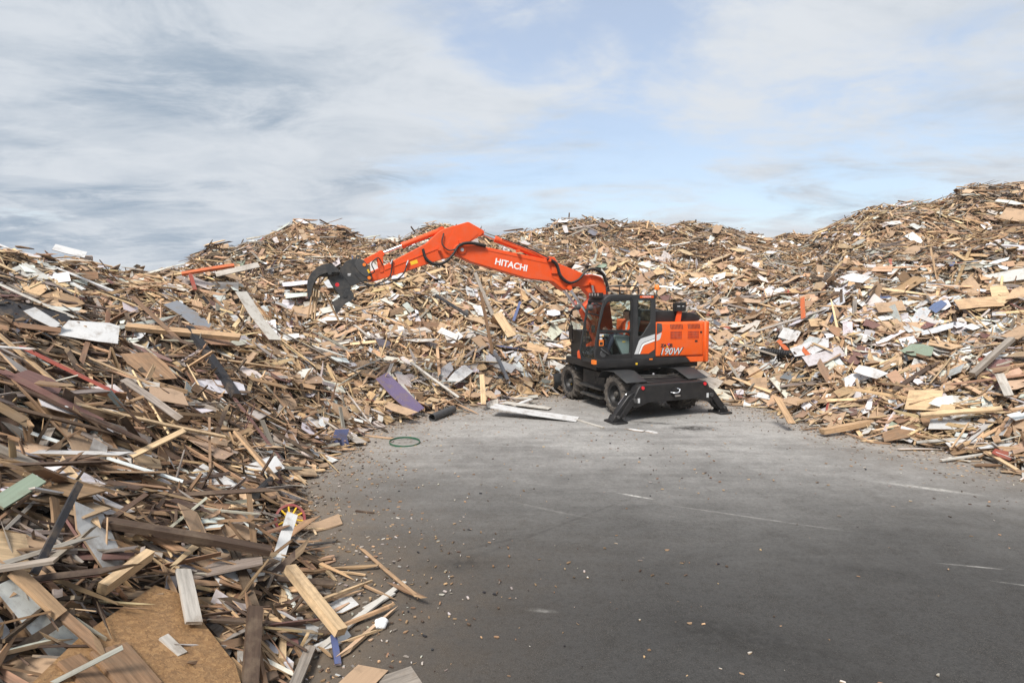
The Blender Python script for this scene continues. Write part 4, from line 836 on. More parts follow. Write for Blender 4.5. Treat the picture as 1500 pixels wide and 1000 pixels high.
def piece_mesh(name, d, mat='scrap_wood'):
    """all pieces of d as one mesh: boards with splintered ends and a slight bow, panels as broken polygons"""
    n = len(d['L']); VV = []; FV = []; FS = []; CC = []; PP = []; base = 0
    col = PC[d['ci']] * np.exp((d['seed'][:, :1] - 0.5) * 0.55) * (1 + (d['seed'][:, 1:4] - 0.5) * 0.12); col = np.clip(col, 0.01, 0.82); wood = PW[d['ci']]
    fib = np.array(PAL['fibre'][0]) * 0.9
    b = np.where(~d['panel'])[0]; p = np.where(d['panel'])[0]
    def world(loc, i): return d['ctr'][i][:, None, :] + loc[..., :1] * d['ex'][i][:, None, :] + loc[..., 1:2] * d['ey'][i][:, None, :] + loc[..., 2:3] * d['ez'][i][:, None, :]
    def push(loc, i, faces, face_cols, face_wood):
        nonlocal base
        m = len(i); k = loc.shape[1]
        VV.append(world(loc, i).reshape(-1, 3)); PP.append((loc + d['seed'][i, 10:13][:, None, :] * 40).reshape(-1, 3))
        off = (base + np.arange(m) * k)
        for f, fc, fw in zip(faces, face_cols, face_wood):
            FV.append((off[:, None] + np.array(f)[None, :]).reshape(-1)); FS.append(np.full(m, len(f)))
            c4 = np.concatenate([fc, fw[:, None]], 1); CC.append(np.repeat(c4, len(f), 0))
        base += m * k
    if len(b):
        L, W, T, s = d['L'][b], d['W'][b], d['T'][b], d['seed'][b]
        loc = np.zeros((len(b), 12, 3))
        for r, fx in enumerate((-1, 0, 1)):
            for q, (sy, sz) in enumerate(((-1, -1), (1, -1), (1, 1), (-1, 1))):
                k = r * 4 + q; j = (s[:, 4 + (q + 2 * r) % 6] - 0.5)
                cut = np.where(s[:, 14] > 0.42, np.minimum(L * 0.5, 0.17) * j * 2.0, 0.01 * j)
                loc[:, k, 0] = L * fx + (cut if fx else (s[:, 15] - 0.5) * L * 0.4)
                tap = 1.0 if fx == 0 else np.where((s[:, 16 + (fx > 0)] > 0.78), 0.45, 1.0)
                loc[:, k, 1] = sy * W * tap + (0 if fx else (s[:, 18] - 0.5) * 0.02 * L); loc[:, k, 2] = sz * T * (1 if fx == 0 else 0.92) + (0 if fx else (s[:, 19] - 0.5) * 0.035 * L)
        faces = [(0, 3, 2, 1), (8, 9, 10, 11)]
        for r in (0, 4):
            for q in range(4): faces.append((r + q, r + (q + 1) % 4, r + 4 + (q + 1) % 4, r + 4 + q))
        endc = np.clip(col[b] * 0.5 + np.array((0.40, 0.28, 0.16)) * 0.4, 0, 0.8)
        # a painted board often shows bare wood on its other faces
        bare = (wood[b] < 0.4) & (s[:, 20] > 0.4); other = np.where(bare[:, None], np.array((0.40, 0.28, 0.17)), col[b]); ow = np.where(bare, 0.8, wood[b])
        fc = [endc, endc]; fw = [ow, ow]
        for r in (0, 4):
            for q in range(4): fc.append(col[b] if q == 2 else other); fw.append(wood[b] if q == 2 else ow)
        push(loc, b, faces, fc, fw)
    if len(p):
        L, W, T, s = d['L'][p], d['W'][p], d['T'][p], d['seed'][p]
        loc = np.zeros((len(p), 12, 3)); cx = [-1, -0.15, 0.95, 1, 0.2, -0.9]; cy = [-0.85, -1, -0.8, 0.75, 1, 0.9]
        rect = s[:, 14] > 0.74
        for k in range(6):
            jx = np.where(rect, 0.06, 0.55) * (s[:, 4 + k] - 0.5); jy = np.where(rect, 0.05, 0.6) * (s[:, 15 + k] - 0.5)
            x_ = np.where(rect, np.sign(cx[k]) * (1 if k not in (1, 4) else 0.1), cx[k]) + jx; y_ = np.where(rect, np.sign(cy[k]), cy[k]) + jy
            warp = (s[:, 21] - 0.5) * 0.18 * (x_ * x_) * L
            for top in (0, 1):
                loc[:, k + 6 * top, 0] = L * x_; loc[:, k + 6 * top, 1] = W * y_; loc[:, k + 6 * top, 2] = T * (1 if top else -1) + warp
        faces = [(0, 5, 4, 3, 2, 1), (6, 7, 8, 9, 10, 11)] + [(k, (k + 1) % 6, 6 + (k + 1) % 6, 6 + k) for k in range(6)]
        lam = wood[p] < 0.3; flip = s[:, 22] > 0.80; f2 = np.repeat(fib[None], len(p), 0) * (0.8 + 0.4 * s[:, 23:24])
        topc = np.where((lam & flip)[:, None], f2, col[p]); botc = np.where((lam & ~flip)[:, None] & (s[:, 23:24] > 0.35), f2, col[p]); sidec = np.where(lam[:, None], f2, col[p] * 0.9)
        tw = np.where(lam & flip, 0.2, wood[p]); push(loc, p, faces, [botc, topc] + [sidec] * 6, [wood[p], tw] + [np.full(len(p), 0.3)] * 6)
    V = np.concatenate(VV); I = np.concatenate(FV); S = np.concatenate(FS); C = np.concatenate(CC); P_ = np.concatenate(PP)
    me = bpy.data.meshes.new(name); me.vertices.add(len(V)); me.vertices.foreach_set('co', V.astype(np.float32).ravel())
    me.loops.add(len(I)); me.loops.foreach_set('vertex_index', I.astype(np.int32)); me.polygons.add(len(S))
    me.polygons.foreach_set('loop_start', (np.cumsum(S) - S).astype(np.int32)); me.polygons.foreach_set('loop_total', S.astype(np.int32))
    a = me.attributes.new('col', 'FLOAT_COLOR', 'CORNER'); a.data.foreach_set('color', C.astype(np.float32).ravel())
    a = me.attributes.new('pc', 'FLOAT_VECTOR', 'POINT'); a.data.foreach_set('vector', P_.astype(np.float32).ravel())
    me.polygons.foreach_set('use_smooth', np.zeros(len(S), bool)); me.update(calc_edges=True); me.validate(); me.materials.append(MATS[mat]); return me

def single(name, d, mat='scrap_wood'):
    """one piece as an object of its own with its origin at the piece"""
    me = piece_mesh(name, d, mat); c = Vector(d['ctr'][0]); me.transform(Matrix.Translation(-c)); return obj(name, me, None, None, c)
SHEET = [(-3.03, 3.54), (-3.13, 4.18), (-3.15, 5.10), (-2.95, 5.15), (-2.22, 4.59), (-2.06, 4.36), (-2.25, 3.40)]
def inside_sheet(x, y, grow=0.10):
    ok = np.ones(len(x), bool); c = np.mean(SHEET, 0); P = [np.array(p) + (np.array(p) - c) / np.linalg.norm(np.array(p) - c) * grow for p in SHEET]
    for a, b in zip(P, P[1:] + P[:1]): ok &= ((b[0] - a[0]) * (y - a[1]) - (b[1] - a[1]) * (x - a[0])) < 0
    return ok
HEROES = [
 ('white_sheet','white','p',(-7.62,10.18,2.71),(-6.94,10.78,2.50),0.62,0.012,'large broken white sheet lying high on the left heap','panel'),
 ('white_sheet','white','r',(-10.59,14.00,4.32),(-10.06,14.30,4.15),0.28,0.012,'white board tipped on the crest of the left heap','panel'),
 ('ribbed_sheet','black','r',(-8.55,9.78,3.05),(-7.68,10.35,2.70),0.75,0.020,'black ribbed panel at the left edge of the heap','panel'),
 ('timber_post','black','b',(-6.89,12.80,2.53),(-5.31,11.44,1.30),0.16,0.120,'long black square post leaning down the left heap','post'),
 ('slate_board','slate','r',(-7.96,14.04,3.08),(-6.84,13.44,2.52),0.34,0.020,'slate blue board just above the long black post','board'),
 ('red_timber','orange','b',(-9.34,17.09,3.80),(-8.12,17.69,4.06),0.12,0.080,'long red beam lying level below the notch in the crest','beam'),
 ('short_stake','red','b',(-9.06,17.02,3.78),(-8.63,16.42,3.34),0.09,0.050,'short dark red stake standing under the red beam','stake'),
 ('grey_board','silver','b',(-8.73,17.80,3.80),(-7.70,18.40,4.11),0.20,0.030,'pale grey board just right of the red beam','board'),
 ('tall_sheet','cream','r',(-6.63,14.70,3.25),(-5.60,14.10,2.13),0.34,0.015,'tall cream panel leaning right of the long black post','panel'),
 ('long_timber','tan','b',(-7.90,12.29,2.59),(-5.85,12.89,2.32),0.17,0.100,'long tan beam crossing the top of the long black post','beam'),
 ('white_strip','white','b',(-12.37,14.47,4.47),(-9.60,14.51,3.32),0.07,0.020,'long thin white strip running down from the left crest','strip'),
 ('cream_moulding','cream','b',(-9.63,11.21,3.49),(-7.69,10.61,2.83),0.10,0.030,'long cream moulding above the black ribbed panel','moulding'),
 ('red_strip','red','b',(-6.95,8.48,2.52),(-5.50,8.28,1.89),0.10,0.030,'long red-faced board below the broken white sheet','board'),
 ('long_lath','tan','b',(-6.14,7.76,2.16),(-5.08,8.81,1.33),0.07,0.030,'very long tan lath below the long red-faced board','lath'),
 ('long_lath','pine','b',(-5.37,7.30,1.92),(-4.32,8.90,1.12),0.06,0.030,'very long pale pine lath in the bundle on the left heap','lath'),
 ('long_lath','brown','b',(-5.90,7.90,1.96),(-4.62,8.87,1.02),0.09,0.030,'very long brown lath in the bundle on the left heap','lath'),
 ('pine_board','pine','b',(-4.64,7.18,1.30),(-4.31,7.78,1.48),0.08,0.030,'pale pine board pointing up right in front of lath bundle','board'),
 ('tan_board','tan','b',(-4.37,9.35,1.09),(-3.51,8.75,0.51),0.10,0.040,'tan board sloping down to the white sheets at the foot','board'),
 ('white_sheet','white','p',(-3.92,8.65,0.65),(-3.58,9.25,0.64),0.35,0.012,'broken white sheet by the foot of the left heap','panel'),
 ('white_sheet','white','r',(-4.42,8.19,0.83),(-3.75,8.08,0.49),0.34,0.012,'white sheet with blue edge above the spoked wheel','panel'),
 ('black_stick','black','b',(-3.53,4.79,1.74),(-3.46,4.19,1.26),0.05,0.040,'thin black stick leaning at the near left','stick'),
 ('dark_timber','dark','b',(-3.73,5.32,1.21),(-2.46,5.92,0.67),0.10,0.070,'long dark brown beam across the near left heap','beam'),
 ('yellow_edged_board','pine','b',(-3.24,4.57,0.96),(-3.23,5.17,0.97),0.08,0.100,'short yellow-edged board below the long dark brown beam','board'),
 ('plywood_sheet','pine','r',(-3.83,4.18,1.48),(-3.69,4.46,1.31),0.40,0.020,'pale plywood panel at the near left edge','panel'),
 ('white_plank','white','b',(-2.65,7.05,0.63),(-2.61,6.45,0.30),0.13,0.025,'upright white plank at the foot of the near heap','plank'),
 ('pine_post','pine','b',(-2.56,6.52,0.30),(-1.98,4.92,0.14),0.06,0.050,'slim pine batten standing below the upright white plank','batten'),
 ('pine_timber','pine','b',(-2.27,5.92,0.49),(-1.58,5.32,0.16),0.11,0.090,'thick pine beam sloping to the yard at the near left','beam'),
 ('dark_timber','dark','b',(-2.24,5.03,0.56),(-2.04,4.43,0.22),0.12,0.060,'dark wet beam standing right of the strand board sheet','beam'),
 ('grey_board','silver','b',(-3.04,5.36,0.74),(-2.63,4.76,0.57),0.13,0.030,'pale grey board above the corner of the strand board','board'),
 ('white_fragment','white','p',(-2.85,5.55,0.53),(-2.68,5.80,0.50),0.18,0.012,'heart shaped white fragment above the strand board','panel'),
 ('white_fragment','cream','p',(-2.68,5.72,0.48),(-2.51,5.88,0.43),0.13,0.012,'cream fragment beside the heart shaped white one','panel'),
 ('green_board','green','b',(-4.28,4.86,1.54),(-4.20,5.22,1.65),0.14,0.030,'pale green board at the near left edge','board'),
 ('fibre_sheet','fibre','p',(-3.29,6.35,0.71),(-2.93,6.62,0.57),0.25,0.012,'tan fibreboard piece behind the long dark brown beam','panel'),
 ('brown_plank','brown','b',(-2.92,4.15,0.73),(-2.53,3.92,0.57),0.26,0.030,'broad brown plank lying on the strand board sheet','plank'),
 ('grey_offcut','silver','b',(-2.74,4.51,0.60),(-2.55,4.43,0.50),0.08,0.030,'small grey offcut lying on the strand board sheet','offcut'),
 ('brown_plank','brown','b',(-3.02,3.90,0.81),(-2.72,3.79,0.65),0.16,0.030,'brown plank end at the left of the strand board','plank'),
 ('tan_board','tan','b',(-3.55,4.13,1.32),(-3.25,4.15,0.98),0.09,0.040,'tan board below the pale plywood panel','board'),
 ('white_lath','cream','b',(-1.78,5.25,0.03),(-1.22,6.55,0.03),0.07,0.020,'long white lath lying out on the grey yard','lath'),
 ('white_sheet','white','p',(-1.90,5.98,0.02),(-1.64,6.15,0.02),0.26,0.012,'white sheet at the near end of the thick pine beam','panel'),
 ('white_sheet','white','p',(-1.79,5.30,0.01),(-1.58,5.54,0.01),0.18,0.012,'torn white sheet under the long white lath','panel'),
 ('cream_board','cream','b',(-1.52,5.96,0.03),(-1.30,6.30,0.03),0.08,0.020,'short cream offcut against the long white lath','offcut'),
 ('grey_post','grey','b',(-1.77,4.60,0.10),(-1.82,5.18,0.10),0.09,0.050,'weathered grey post at the bottom edge of the yard','post'),
 ('dark_stick','dark','b',(-2.35,8.79,0.02),(-2.06,8.70,0.02),0.04,0.020,'short dark stick lying alone on the yard','stick'),
 ('grey_board','grey','b',(-1.08,4.74,0.01),(-0.81,4.90,0.01),0.30,0.030,'grey board end at the bottom edge of the yard','board'),
 ('purple_sheet','purple','r',(-3.54,16.11,1.00),(-2.46,15.51,0.15),0.42,0.020,'purple panel lying at the foot of the back heap','panel'),
 ('white_lath','white','b',(-3.24,16.12,0.74),(-2.85,15.69,0.44),0.16,0.015,'upper white slat lying on the purple panel','lath'),
 ('white_lath','cream','b',(-3.06,16.49,0.76),(-2.70,16.07,0.45),0.13,0.015,'lower white slat lying on the purple panel','lath'),
 ('fibre_sheet','fibre','p',(-3.24,15.30,0.41),(-2.51,14.70,0.28),0.30,0.012,'tan fibreboard covering the lower end of the purple panel','panel'),
 ('white_batten','cream','b',(-2.91,17.17,1.28),(-1.49,16.57,0.36),0.07,0.040,'long cream batten sloping right of the purple panel','batten'),
 ('pine_plank','pine','b',(-0.86,16.99,0.95),(-0.79,16.39,0.20),0.14,0.030,'short pale pine plank standing at the foot of heap','plank'),
 ('tall_pole','brown','b',(-1.04,19.94,3.28),(-0.62,19.34,1.30),0.09,0.060,'tall brown pole leaning below the boom lettering','pole'),
 ('slate_pole','slate','b',(-0.57,19.21,1.40),(-0.13,18.61,0.56),0.10,0.060,'slate grey pole continuing below the tall brown pole','pole'),
 ('grey_post','grey','b',(-1.44,23.56,4.02),(-0.70,21.96,2.43),0.13,0.060,'weathered grey post below the boom lettering','post'),
 ('pine_sheet','pine','r',(-0.54,21.71,2.54),(0.00,21.11,1.74),0.36,0.015,'pale pine panel right of the tall brown pole','panel'),
 ('white_sheet','white','p',(-2.41,20.17,2.02),(-1.78,19.57,1.81),0.30,0.012,'white panel left of the tall brown pole','panel'),
 ('white_sheet','white','p',(-1.81,17.56,0.63),(-1.33,18.16,0.96),0.32,0.012,'white panel in the middle of the back heap foot','panel'),
 ('white_sheet','white','p',(-0.79,19.12,1.17),(0.04,19.18,0.78),0.34,0.012,'white panel behind the slate grey pole','panel'),
 ('blue_strip','blue','b',(0.05,22.02,2.23),(0.31,22.62,2.92),0.10,0.030,'dark blue strip below the main boom','strip'),
 ('black_band','black','b',(-2.72,21.47,3.18),(-1.52,20.87,2.47),0.12,0.040,'black band of material below the orange arm','band'),
 ('white_plank','white','b',(-0.51,15.83,0.27),(1.69,15.23,0.03),0.55,0.020,'wide white plank on the yard in front of the wheels','plank'),
 ('white_plank','cream','b',(-0.24,17.18,0.11),(1.07,16.58,0.05),0.30,0.020,'cream plank behind the wide white plank','plank'),
 ('white_plank','white','b',(0.04,16.87,0.07),(0.56,17.47,0.16),0.14,0.020,'short white plank lying across the cream plank','plank'),
 ('white_lath','cream','b',(1.65,15.23,0.03),(2.21,14.29,0.03),0.06,0.030,'short white lath by the rear left wheel','lath'),
 ('white_fragment','white','p',(2.79,14.23,0.01),(3.12,13.94,0.01),0.14,0.012,'white fragment beside the near stabiliser foot','panel'),
 ('white_fragment','white','r',(3.19,14.08,0.01),(3.38,13.81,0.01),0.15,0.012,'small white rectangle right of the near stabiliser foot','panel'),
 ('grey_sheet','silver','r',(5.82,18.83,0.70),(6.32,18.23,0.40),0.50,0.012,'light grey sheet behind the right stabiliser leg','panel'),
 ('plywood_sheet','pine','r',(9.03,13.60,0.85),(9.44,13.07,0.92),0.56,0.015,'square tan panel standing at the foot of right heap','panel'),
 ('fibre_sheet','pine','p',(9.29,12.90,0.78),(9.43,12.61,0.81),0.28,0.012,'rounded yellow offcut right of the square tan panel','panel'),
 ('white_sheet','white','r',(8.38,18.68,2.03),(8.65,18.08,1.94),0.36,0.012,'upright white panel above the black roll','panel'),
 ('white_sheet','white','p',(10.55,19.05,3.84),(10.81,18.45,3.65),0.40,0.012,'white sheet high on the right heap','panel'),
 ('white_sheet','white','p',(8.95,15.45,1.31),(9.29,14.85,1.21),0.30,0.012,'long white sheet below the pale green sheet','panel'),
 ('green_sheet','green','p',(10.17,15.47,1.87),(10.46,14.87,1.76),0.36,0.012,'pale green sheet on the right heap','panel'),
 ('maroon_sheet','maroon','p',(10.09,17.20,2.46),(10.31,16.91,2.32),0.26,0.012,'maroon panel amid the drift of white board','panel'),
 ('orange_offcut','orange','b',(8.26,18.58,1.80),(8.32,18.03,1.52),0.12,0.020,'orange strip leaning right of the black roll','offcut'),
 ('orange_offcut','orange','b',(8.52,17.70,1.71),(8.52,17.10,1.45),0.12,0.020,'second orange strip further right of the black roll','offcut'),
 ('orange_offcut','orange','b',(9.18,19.05,3.11),(8.95,18.45,2.48),0.14,0.020,'upright orange board on the right heap','board'),
 ('pine_board','pine','b',(10.84,20.93,3.70),(11.38,20.85,4.35),0.16,0.030,'pale board standing up on the right heap below saddle','board'),
 ('pine_timber','pine','b',(8.76,12.71,0.66),(10.01,12.11,0.92),0.12,0.060,'long pine beam right of the rounded yellow offcut','beam'),
 ('grey_timber','grey','b',(10.16,13.16,1.48),(11.48,13.76,2.22),0.13,0.100,'weathered grey beam jutting up at the right edge','beam'),
 ('grey_board','silver','b',(10.50,12.84,1.53),(10.24,12.24,1.16),0.16,0.030,'light grey board under the jutting grey beam','board'),
 ('brown_plank','tan','b',(6.50,14.58,0.71),(6.61,13.98,0.20),0.18,0.030,'tan plank sliding down to the yard right of machine','plank'),
 ('tan_timber','tan','b',(7.07,13.49,0.12),(8.41,13.86,0.26),0.16,0.120,'thick tan beam at the foot of right heap','beam'),
 ('fibre_sheet','fibre','r',(16.83,20.92,5.99),(17.31,20.32,5.77),0.60,0.012,'brown board near the top right crest','panel'),
 ('plywood_sheet','pine','p',(13.01,16.41,3.24),(13.40,16.25,3.28),0.70,0.015,'large pale plywood piece at the right edge','panel'),
 ('fibre_sheet','fibre','r',(11.96,14.35,2.37),(11.98,13.88,2.34),0.60,0.015,'tan fibreboard panel at the right edge below plywood','panel'),
 ('white_board','white','b',(8.94,12.11,0.16),(9.50,11.98,0.36),0.16,0.025,'white painted board at the foot of right heap','board'),
 ('pine_lath','pine','b',(9.38,11.74,0.17),(9.11,10.60,0.10),0.07,0.030,'pale lath reaching onto the yard at the right edge','lath'),
 ('white_lath','cream','b',(8.27,11.36,0.06),(9.39,11.66,0.11),0.06,0.030,'cream lath lying along the foot of right heap','lath'),
 ('brown_sheet','brown','p',(8.13,12.89,0.14),(8.93,12.98,0.33),0.34,0.020,'brown board slab at the foot of right heap','panel'),
 ('white_fragment','white','p',(7.01,17.44,0.33),(7.34,16.89,0.30),0.24,0.012,'white panel left of the tan plank','panel'),
 ('fibre_sheet','fibre','p',(7.35,16.14,0.40),(7.61,15.54,0.40),0.30,0.012,'tan fibreboard right of the white panel at heap foot','panel')]
def hero(name, colour, shape, A, B, w, th, label, cat):
    A, B = np.array(A), np.array(B); c = (A + B) / 2; ex = (B - A); L = np.linalg.norm(ex) / 2; ex = ex / (2 * L)
    n = normal_at(c[:1], c[1:2])[0] if c[2] > 0.09 else np.array([0, 0, 1.0])
    if shape != 'b' and c[2] > 0.09: v = np.array([0, 0, CAM_H]) - c; n = n + 0.45 * v / np.linalg.norm(v)
    n = n - ex * (n @ ex); n /= np.linalg.norm(n); ey = np.cross(n, ex)
    sd = rng.random((1, 24)); sd[0, 0:4] = 0.5; sd[0, 14] = {'b': 0.3, 'p': 0.2, 'r': 0.9}[shape]; sd[0, 20] = 0.2; sd[0, 22] = 0.1; sd[0, 16:18] = 0.2 if shape == 'b' else sd[0, 16:18]
    d = dict(ctr=c[None], ex=ex[None], ey=ey[None], ez=n[None], L=np.array([L]), W=np.array([w / 2]), T=np.array([th / 2]), panel=np.array([shape != 'b']), ci=np.array([NAMES.index(colour)]), seed=sd)
    return tag(single(name, d), label, cat)
for row in HEROES: hero(*row)
for (a, b, w, c, lab) in (((8.64, 3.50), (8.76, 2.69), 0.05, 'pine', 'middle pine lath of the three held in the grab'), ((8.70, 3.45), (8.85, 2.64), 0.05, 'tan', 'outermost tan lath of the three held in the grab'), ((8.58, 3.52), (8.69, 2.60), 0.06, 'pine', 'innermost pine lath of the three held in the grab'),
                          ((8.44, 3.30), (8.08, 2.50), 0.12, 'tan', 'broad tan plank hanging in the jaws of the grab'), ((8.54, 3.28), (8.40, 2.98), 0.09, 'pine', 'short pine offcut caught in the jaws of the grab')):
    Pa, Pb = [np.array(EXC_M @ Vector((u, -0.02 + 0.05 * (c == 'tan'), z))) for u, z in (a, b)]
    hero('held_board', c, 'b', tuple(Pa), tuple(Pb), w, 0.03, lab, 'board')
def strand_sheet():
    P = np.array(SHEET); z = np.maximum(height(P[:, 0], P[:, 1]), 0) + 0.2
    A = np.c_[P, np.ones(len(P))]; k, *_ = np.linalg.lstsq(A, z, rcond=None); zz = A @ k + 0.05
    c = np.array([P[:, 0].mean(), P[:, 1].mean(), zz.mean()]); bm = bmesh.new()
    a = [bm.verts.new((p[0] - c[0], p[1] - c[1], q - c[2] - 0.02)) for p, q in zip(P, zz)]; b = [bm.verts.new((p[0] - c[0], p[1] - c[1], q - c[2])) for p, q in zip(P, zz)]
    bm.faces.new(a); bm.faces.new(b)
    for i in range(len(P)): j = (i + 1) % len(P); bm.faces.new((a[i], b[i], b[j], a[j]))
    me = to_mesh(bm, 'strand_board_sheet'); at = me.attributes.new('pc', 'FLOAT_VECTOR', 'POINT'); at.data.foreach_set('vector', np.array([v.co for v in me.vertices], np.float32).ravel())
    tag(obj('strand_board_sheet', me, 'strand_board', None, c), 'big orange-brown strand board sheet at the bottom left corner', 'board sheet')
strand_sheet()
def along(A, B): A, B = Vector(A), Vector(B); return A, (B - A), (B - A).to_track_quat('Z', 'Y')
def odd_things():
    A, v, q = along((-2.04, 15.1, 0.10), (-1.60, 16.15, 0.12)); L = v.length
    o = obj('drain_pipe', lathe('drain_pipe', [(0.085, 0), (0.10, 0), (0.10, L), (0.085, L), (0.085, 0)], 'Z', 20), 'cover_grey', None, A, q.to_euler()); tag(o, 'short grey plastic pipe at the foot of the back heap', 'pipe')
    A, v, q = along((7.75, 18.6, 1.45), (8.45, 17.9, 1.42)); L = v.length; pr = [(0.07, 0)]
    for k in range(14): z = L * k / 14; pr += [(0.12, z + 0.01), (0.12, z + 0.05), (0.105, z + 0.06)]
    o = obj('corrugated_roll', lathe('corrugated_roll', pr + [(0.07, L), (0.07, 0)], 'Z', 18), 'black_paint', None, A, q.to_euler()); tag(o, 'black corrugated roll on the heap right of the engine cover', 'roll')
    o = obj('strap_hoop', lathe('strap_hoop', [(0.325, -0.02), (0.333, -0.02), (0.333, 0.02), (0.325, 0.02), (0.325, -0.02)], 'Z', 48), 'strap_green', None, (-2.34, 12.88, 0.036), (R(3), R(2), 0)); tag(o, 'dark green strap hoop lying flat on the yard', 'hoop')
    A, v, q = along((-3.55, 8.10, 0.50), (-3.60, 8.95, 0.52)); o = obj('rubber_sleeve', lathe('rubber_sleeve', [(0, 0), (0.07, 0), (0.055, 0.3), (0.06, 0.55), (0.04, v.length), (0, v.length)], 'Z', 10), 'hose_rubber', None, A, q.to_euler()); tag(o, 'black rubber sleeve above the yellow spoked wheel', 'sleeve')
    w = empty('spoked_wheel', (-2.94, 7.74, 0.30)); w.rotation_euler = (R(55), R(18), R(25)); tag(w, 'small toy cart wheel with yellow spokes at the heap foot', 'wheel')
    obj('rim', lathe('rim', [(0.17, -0.015), (0.20, -0.015), (0.20, 0.015), (0.17, 0.015), (0.17, -0.015)], 'Z', 28), 'faded_red', w); obj('hub', lathe('hub', [(0, -0.04), (0.05, -0.03), (0.06, 0.03), (0.03, 0.05), (0, 0.05)], 'Z', 14), 'strap_green', w)
    sp = tube('spoke', [(0.05, 0, 0), (0.175, 0, 0)], 0.011, 6)
    for k in range(10): obj('spoke', sp, 'decal_yellow', w, None, (0, 0, 2 * math.pi * k / 10))
    bm = bmesh.new(); bmesh.ops.create_icosphere(bm, subdivisions=3, radius=0.07)
    for v in bm.verts: n = 0.85 + 0.35 * (float(vnoise(np.array(v.co.x * 30 + 9.), np.array(v.co.y * 30 + v.co.z * 17 + 5.), 4)) + 0.3); v.co *= n; v.co.z *= 0.75
    tag(obj('plaster_lump', to_mesh(bm, 'plaster_lump'), 'decal_white', None, (-1.29, 5.67, 0.045)), 'crumbly white plaster lump on the yard beside the lath', 'lump')
simple('strap_green', (0.02, 0.10, 0.055), 0.5, dust=0.3); simple('faded_red', (0.26, 0.05, 0.05), 0.6, dust=0.4)
odd_things()
HEAP = heap()
def visible_area(d):
    n = len(d['L']); gu = np.array([-0.9, -0.6, -0.3, 0, 0.3, 0.6, 0.9]); gv = np.array([-0.7, 0, 0.7])
    U_, V_ = [q.ravel() for q in np.meshgrid(gu, gv)]
    P = d['ctr'][:, None, :] + (U_[None, :, None] * d['L'][:, None, None]) * d['ex'][:, None, :] + (V_[None, :, None] * d['W'][:, None, None]) * d['ey'][:, None, :]
    px, py, dep = project(P); ix = np.floor(px / 3).astype(int); iy = np.floor(py / 3).astype(int)
    inside = (ix >= 0) & (ix < 500) & (iy >= 0) & (iy < 334) & (dep > 0.5)
    zb = np.full(500 * 334, 1e9); f = np.where(inside, iy * 500 + ix, 0)
    np.minimum.at(zb, f[inside], dep[inside]); vis = inside & (dep < zb[f] + 0.04)
    a, b = np.stack(project(d['ctr'] + d['ex'] * d['L'][:, None]), 0), np.stack(project(d['ctr'] - d['ex'] * d['L'][:, None]), 0)
    e, g = np.stack(project(d['ctr'] + d['ey'] * d['W'][:, None]), 0), np.stack(project(d['ctr'] - d['ey'] * d['W'][:, None]), 0)
    area = np.abs((a[0] - b[0]) * (e[1] - g[1]) - (a[1] - b[1]) * (e[0] - g[0])) + 2 * d['T'] * np.hypot(a[0] - b[0], a[1] - b[1]) * FOC / np.maximum(a[2], 1)
    cx, cy, cd = project(d['ctr'])
    area = np.where((cd > 1.5) & (d['ctr'][:, 2] > 0), area, 0)
    blocked = ((cx > 820) & (cx < 1060) & (cy > 430) & (cy < 620)) | ((cx < -20) | (cx > 1520) | (cy > 1020))
    return np.where(blocked, 0, area * vis.mean(1)), cx, cy
SCORE, HX, HY = visible_area(HEAP)
order = np.argsort(-SCORE); ib = [i for i in order if not HEAP['panel'][i]][:300]; ip = [i for i in order if HEAP['panel'][i]][:300]
LANDMARKS = [('the dark grab', 485, 420), ('the orange arm', 600, 385), ('the white lettering on the boom', 745, 390), ('the cab roof', 915, 425), ('the engine cover', 1000, 470), ('the right stabiliser foot', 1049, 600), ('the purple panel', 590, 590), ('the grey pipe', 640, 605),
             ('the green hoop', 593, 650), ('the long black post', 315, 525), ('the yellow spoked wheel', 400, 738), ('the big strand board sheet', 190, 930), ('the red beam', 310, 393), ('the broken white sheet', 140, 485), ('the square tan panel', 1352, 583),
             ('the black roll', 1120, 492), ('the pale green sheet', 1345, 512), ('the far right crest', 1440, 290), ('the saddle in the crest', 1120, 350), ('the left crest', 100, 375), ('the upright white plank', 415, 800), ('the middle crest', 870, 330), ('the drift of white board', 1320, 460), ('the far left hilltop', 430, 340)]
ORD = ['', 'second ', 'third ', 'fourth ', 'fifth ', 'sixth ', 'seventh ', 'eighth ', 'ninth ', 'tenth ', 'eleventh ', 'twelfth ']
seen = {}
def describe(i, kind):
    x, y = HX[i], HY[i]; j = min(range(len(LANDMARKS)), key=lambda k: (LANDMARKS[k][1] - x) ** 2 + (LANDMARKS[k][2] - y) ** 2); nm, lx, ly = LANDMARKS[j]
    dx, dy = x - lx, y - ly
    side = ('right of' if dx > 0 else 'left of') if abs(dx) > abs(dy) else ('below' if dy > 0 else 'above')
    c = PAL[NAMES[HEAP['ci'][i]]][2]; L = HEAP['L'][i] * 2
    if kind == 'board': size = 'very long' if L > 2.2 else 'long' if L > 1.3 else 'short' if L < 0.7 else 'mid-length'
    else: size = 'large' if L > 0.75 else 'small' if L < 0.42 else 'mid-sized'
    return (f'{size} {c} {kind}', side, nm, math.hypot(dx, dy))
def emit(idx, name, kind, group):
    rows = {}
    for i in idx:
        a, side, nm, q = describe(i, kind); rows.setdefault((a, side, nm), []).append((q, i))
    for (a, side, nm), L in rows.items():
        L.sort()
        for k, (q, i) in enumerate(L):
            o = single(name, take(HEAP, [i]))
            lab = f'{a} on the heap {side} {nm}' if len(L) == 1 else f'{a} {side} {nm}, {ORD[min(k, 11)]}closest of {"two" if len(L) == 2 else "several"}'
            tag(o, lab, kind.split()[0] if kind == 'board' else 'panel', group)
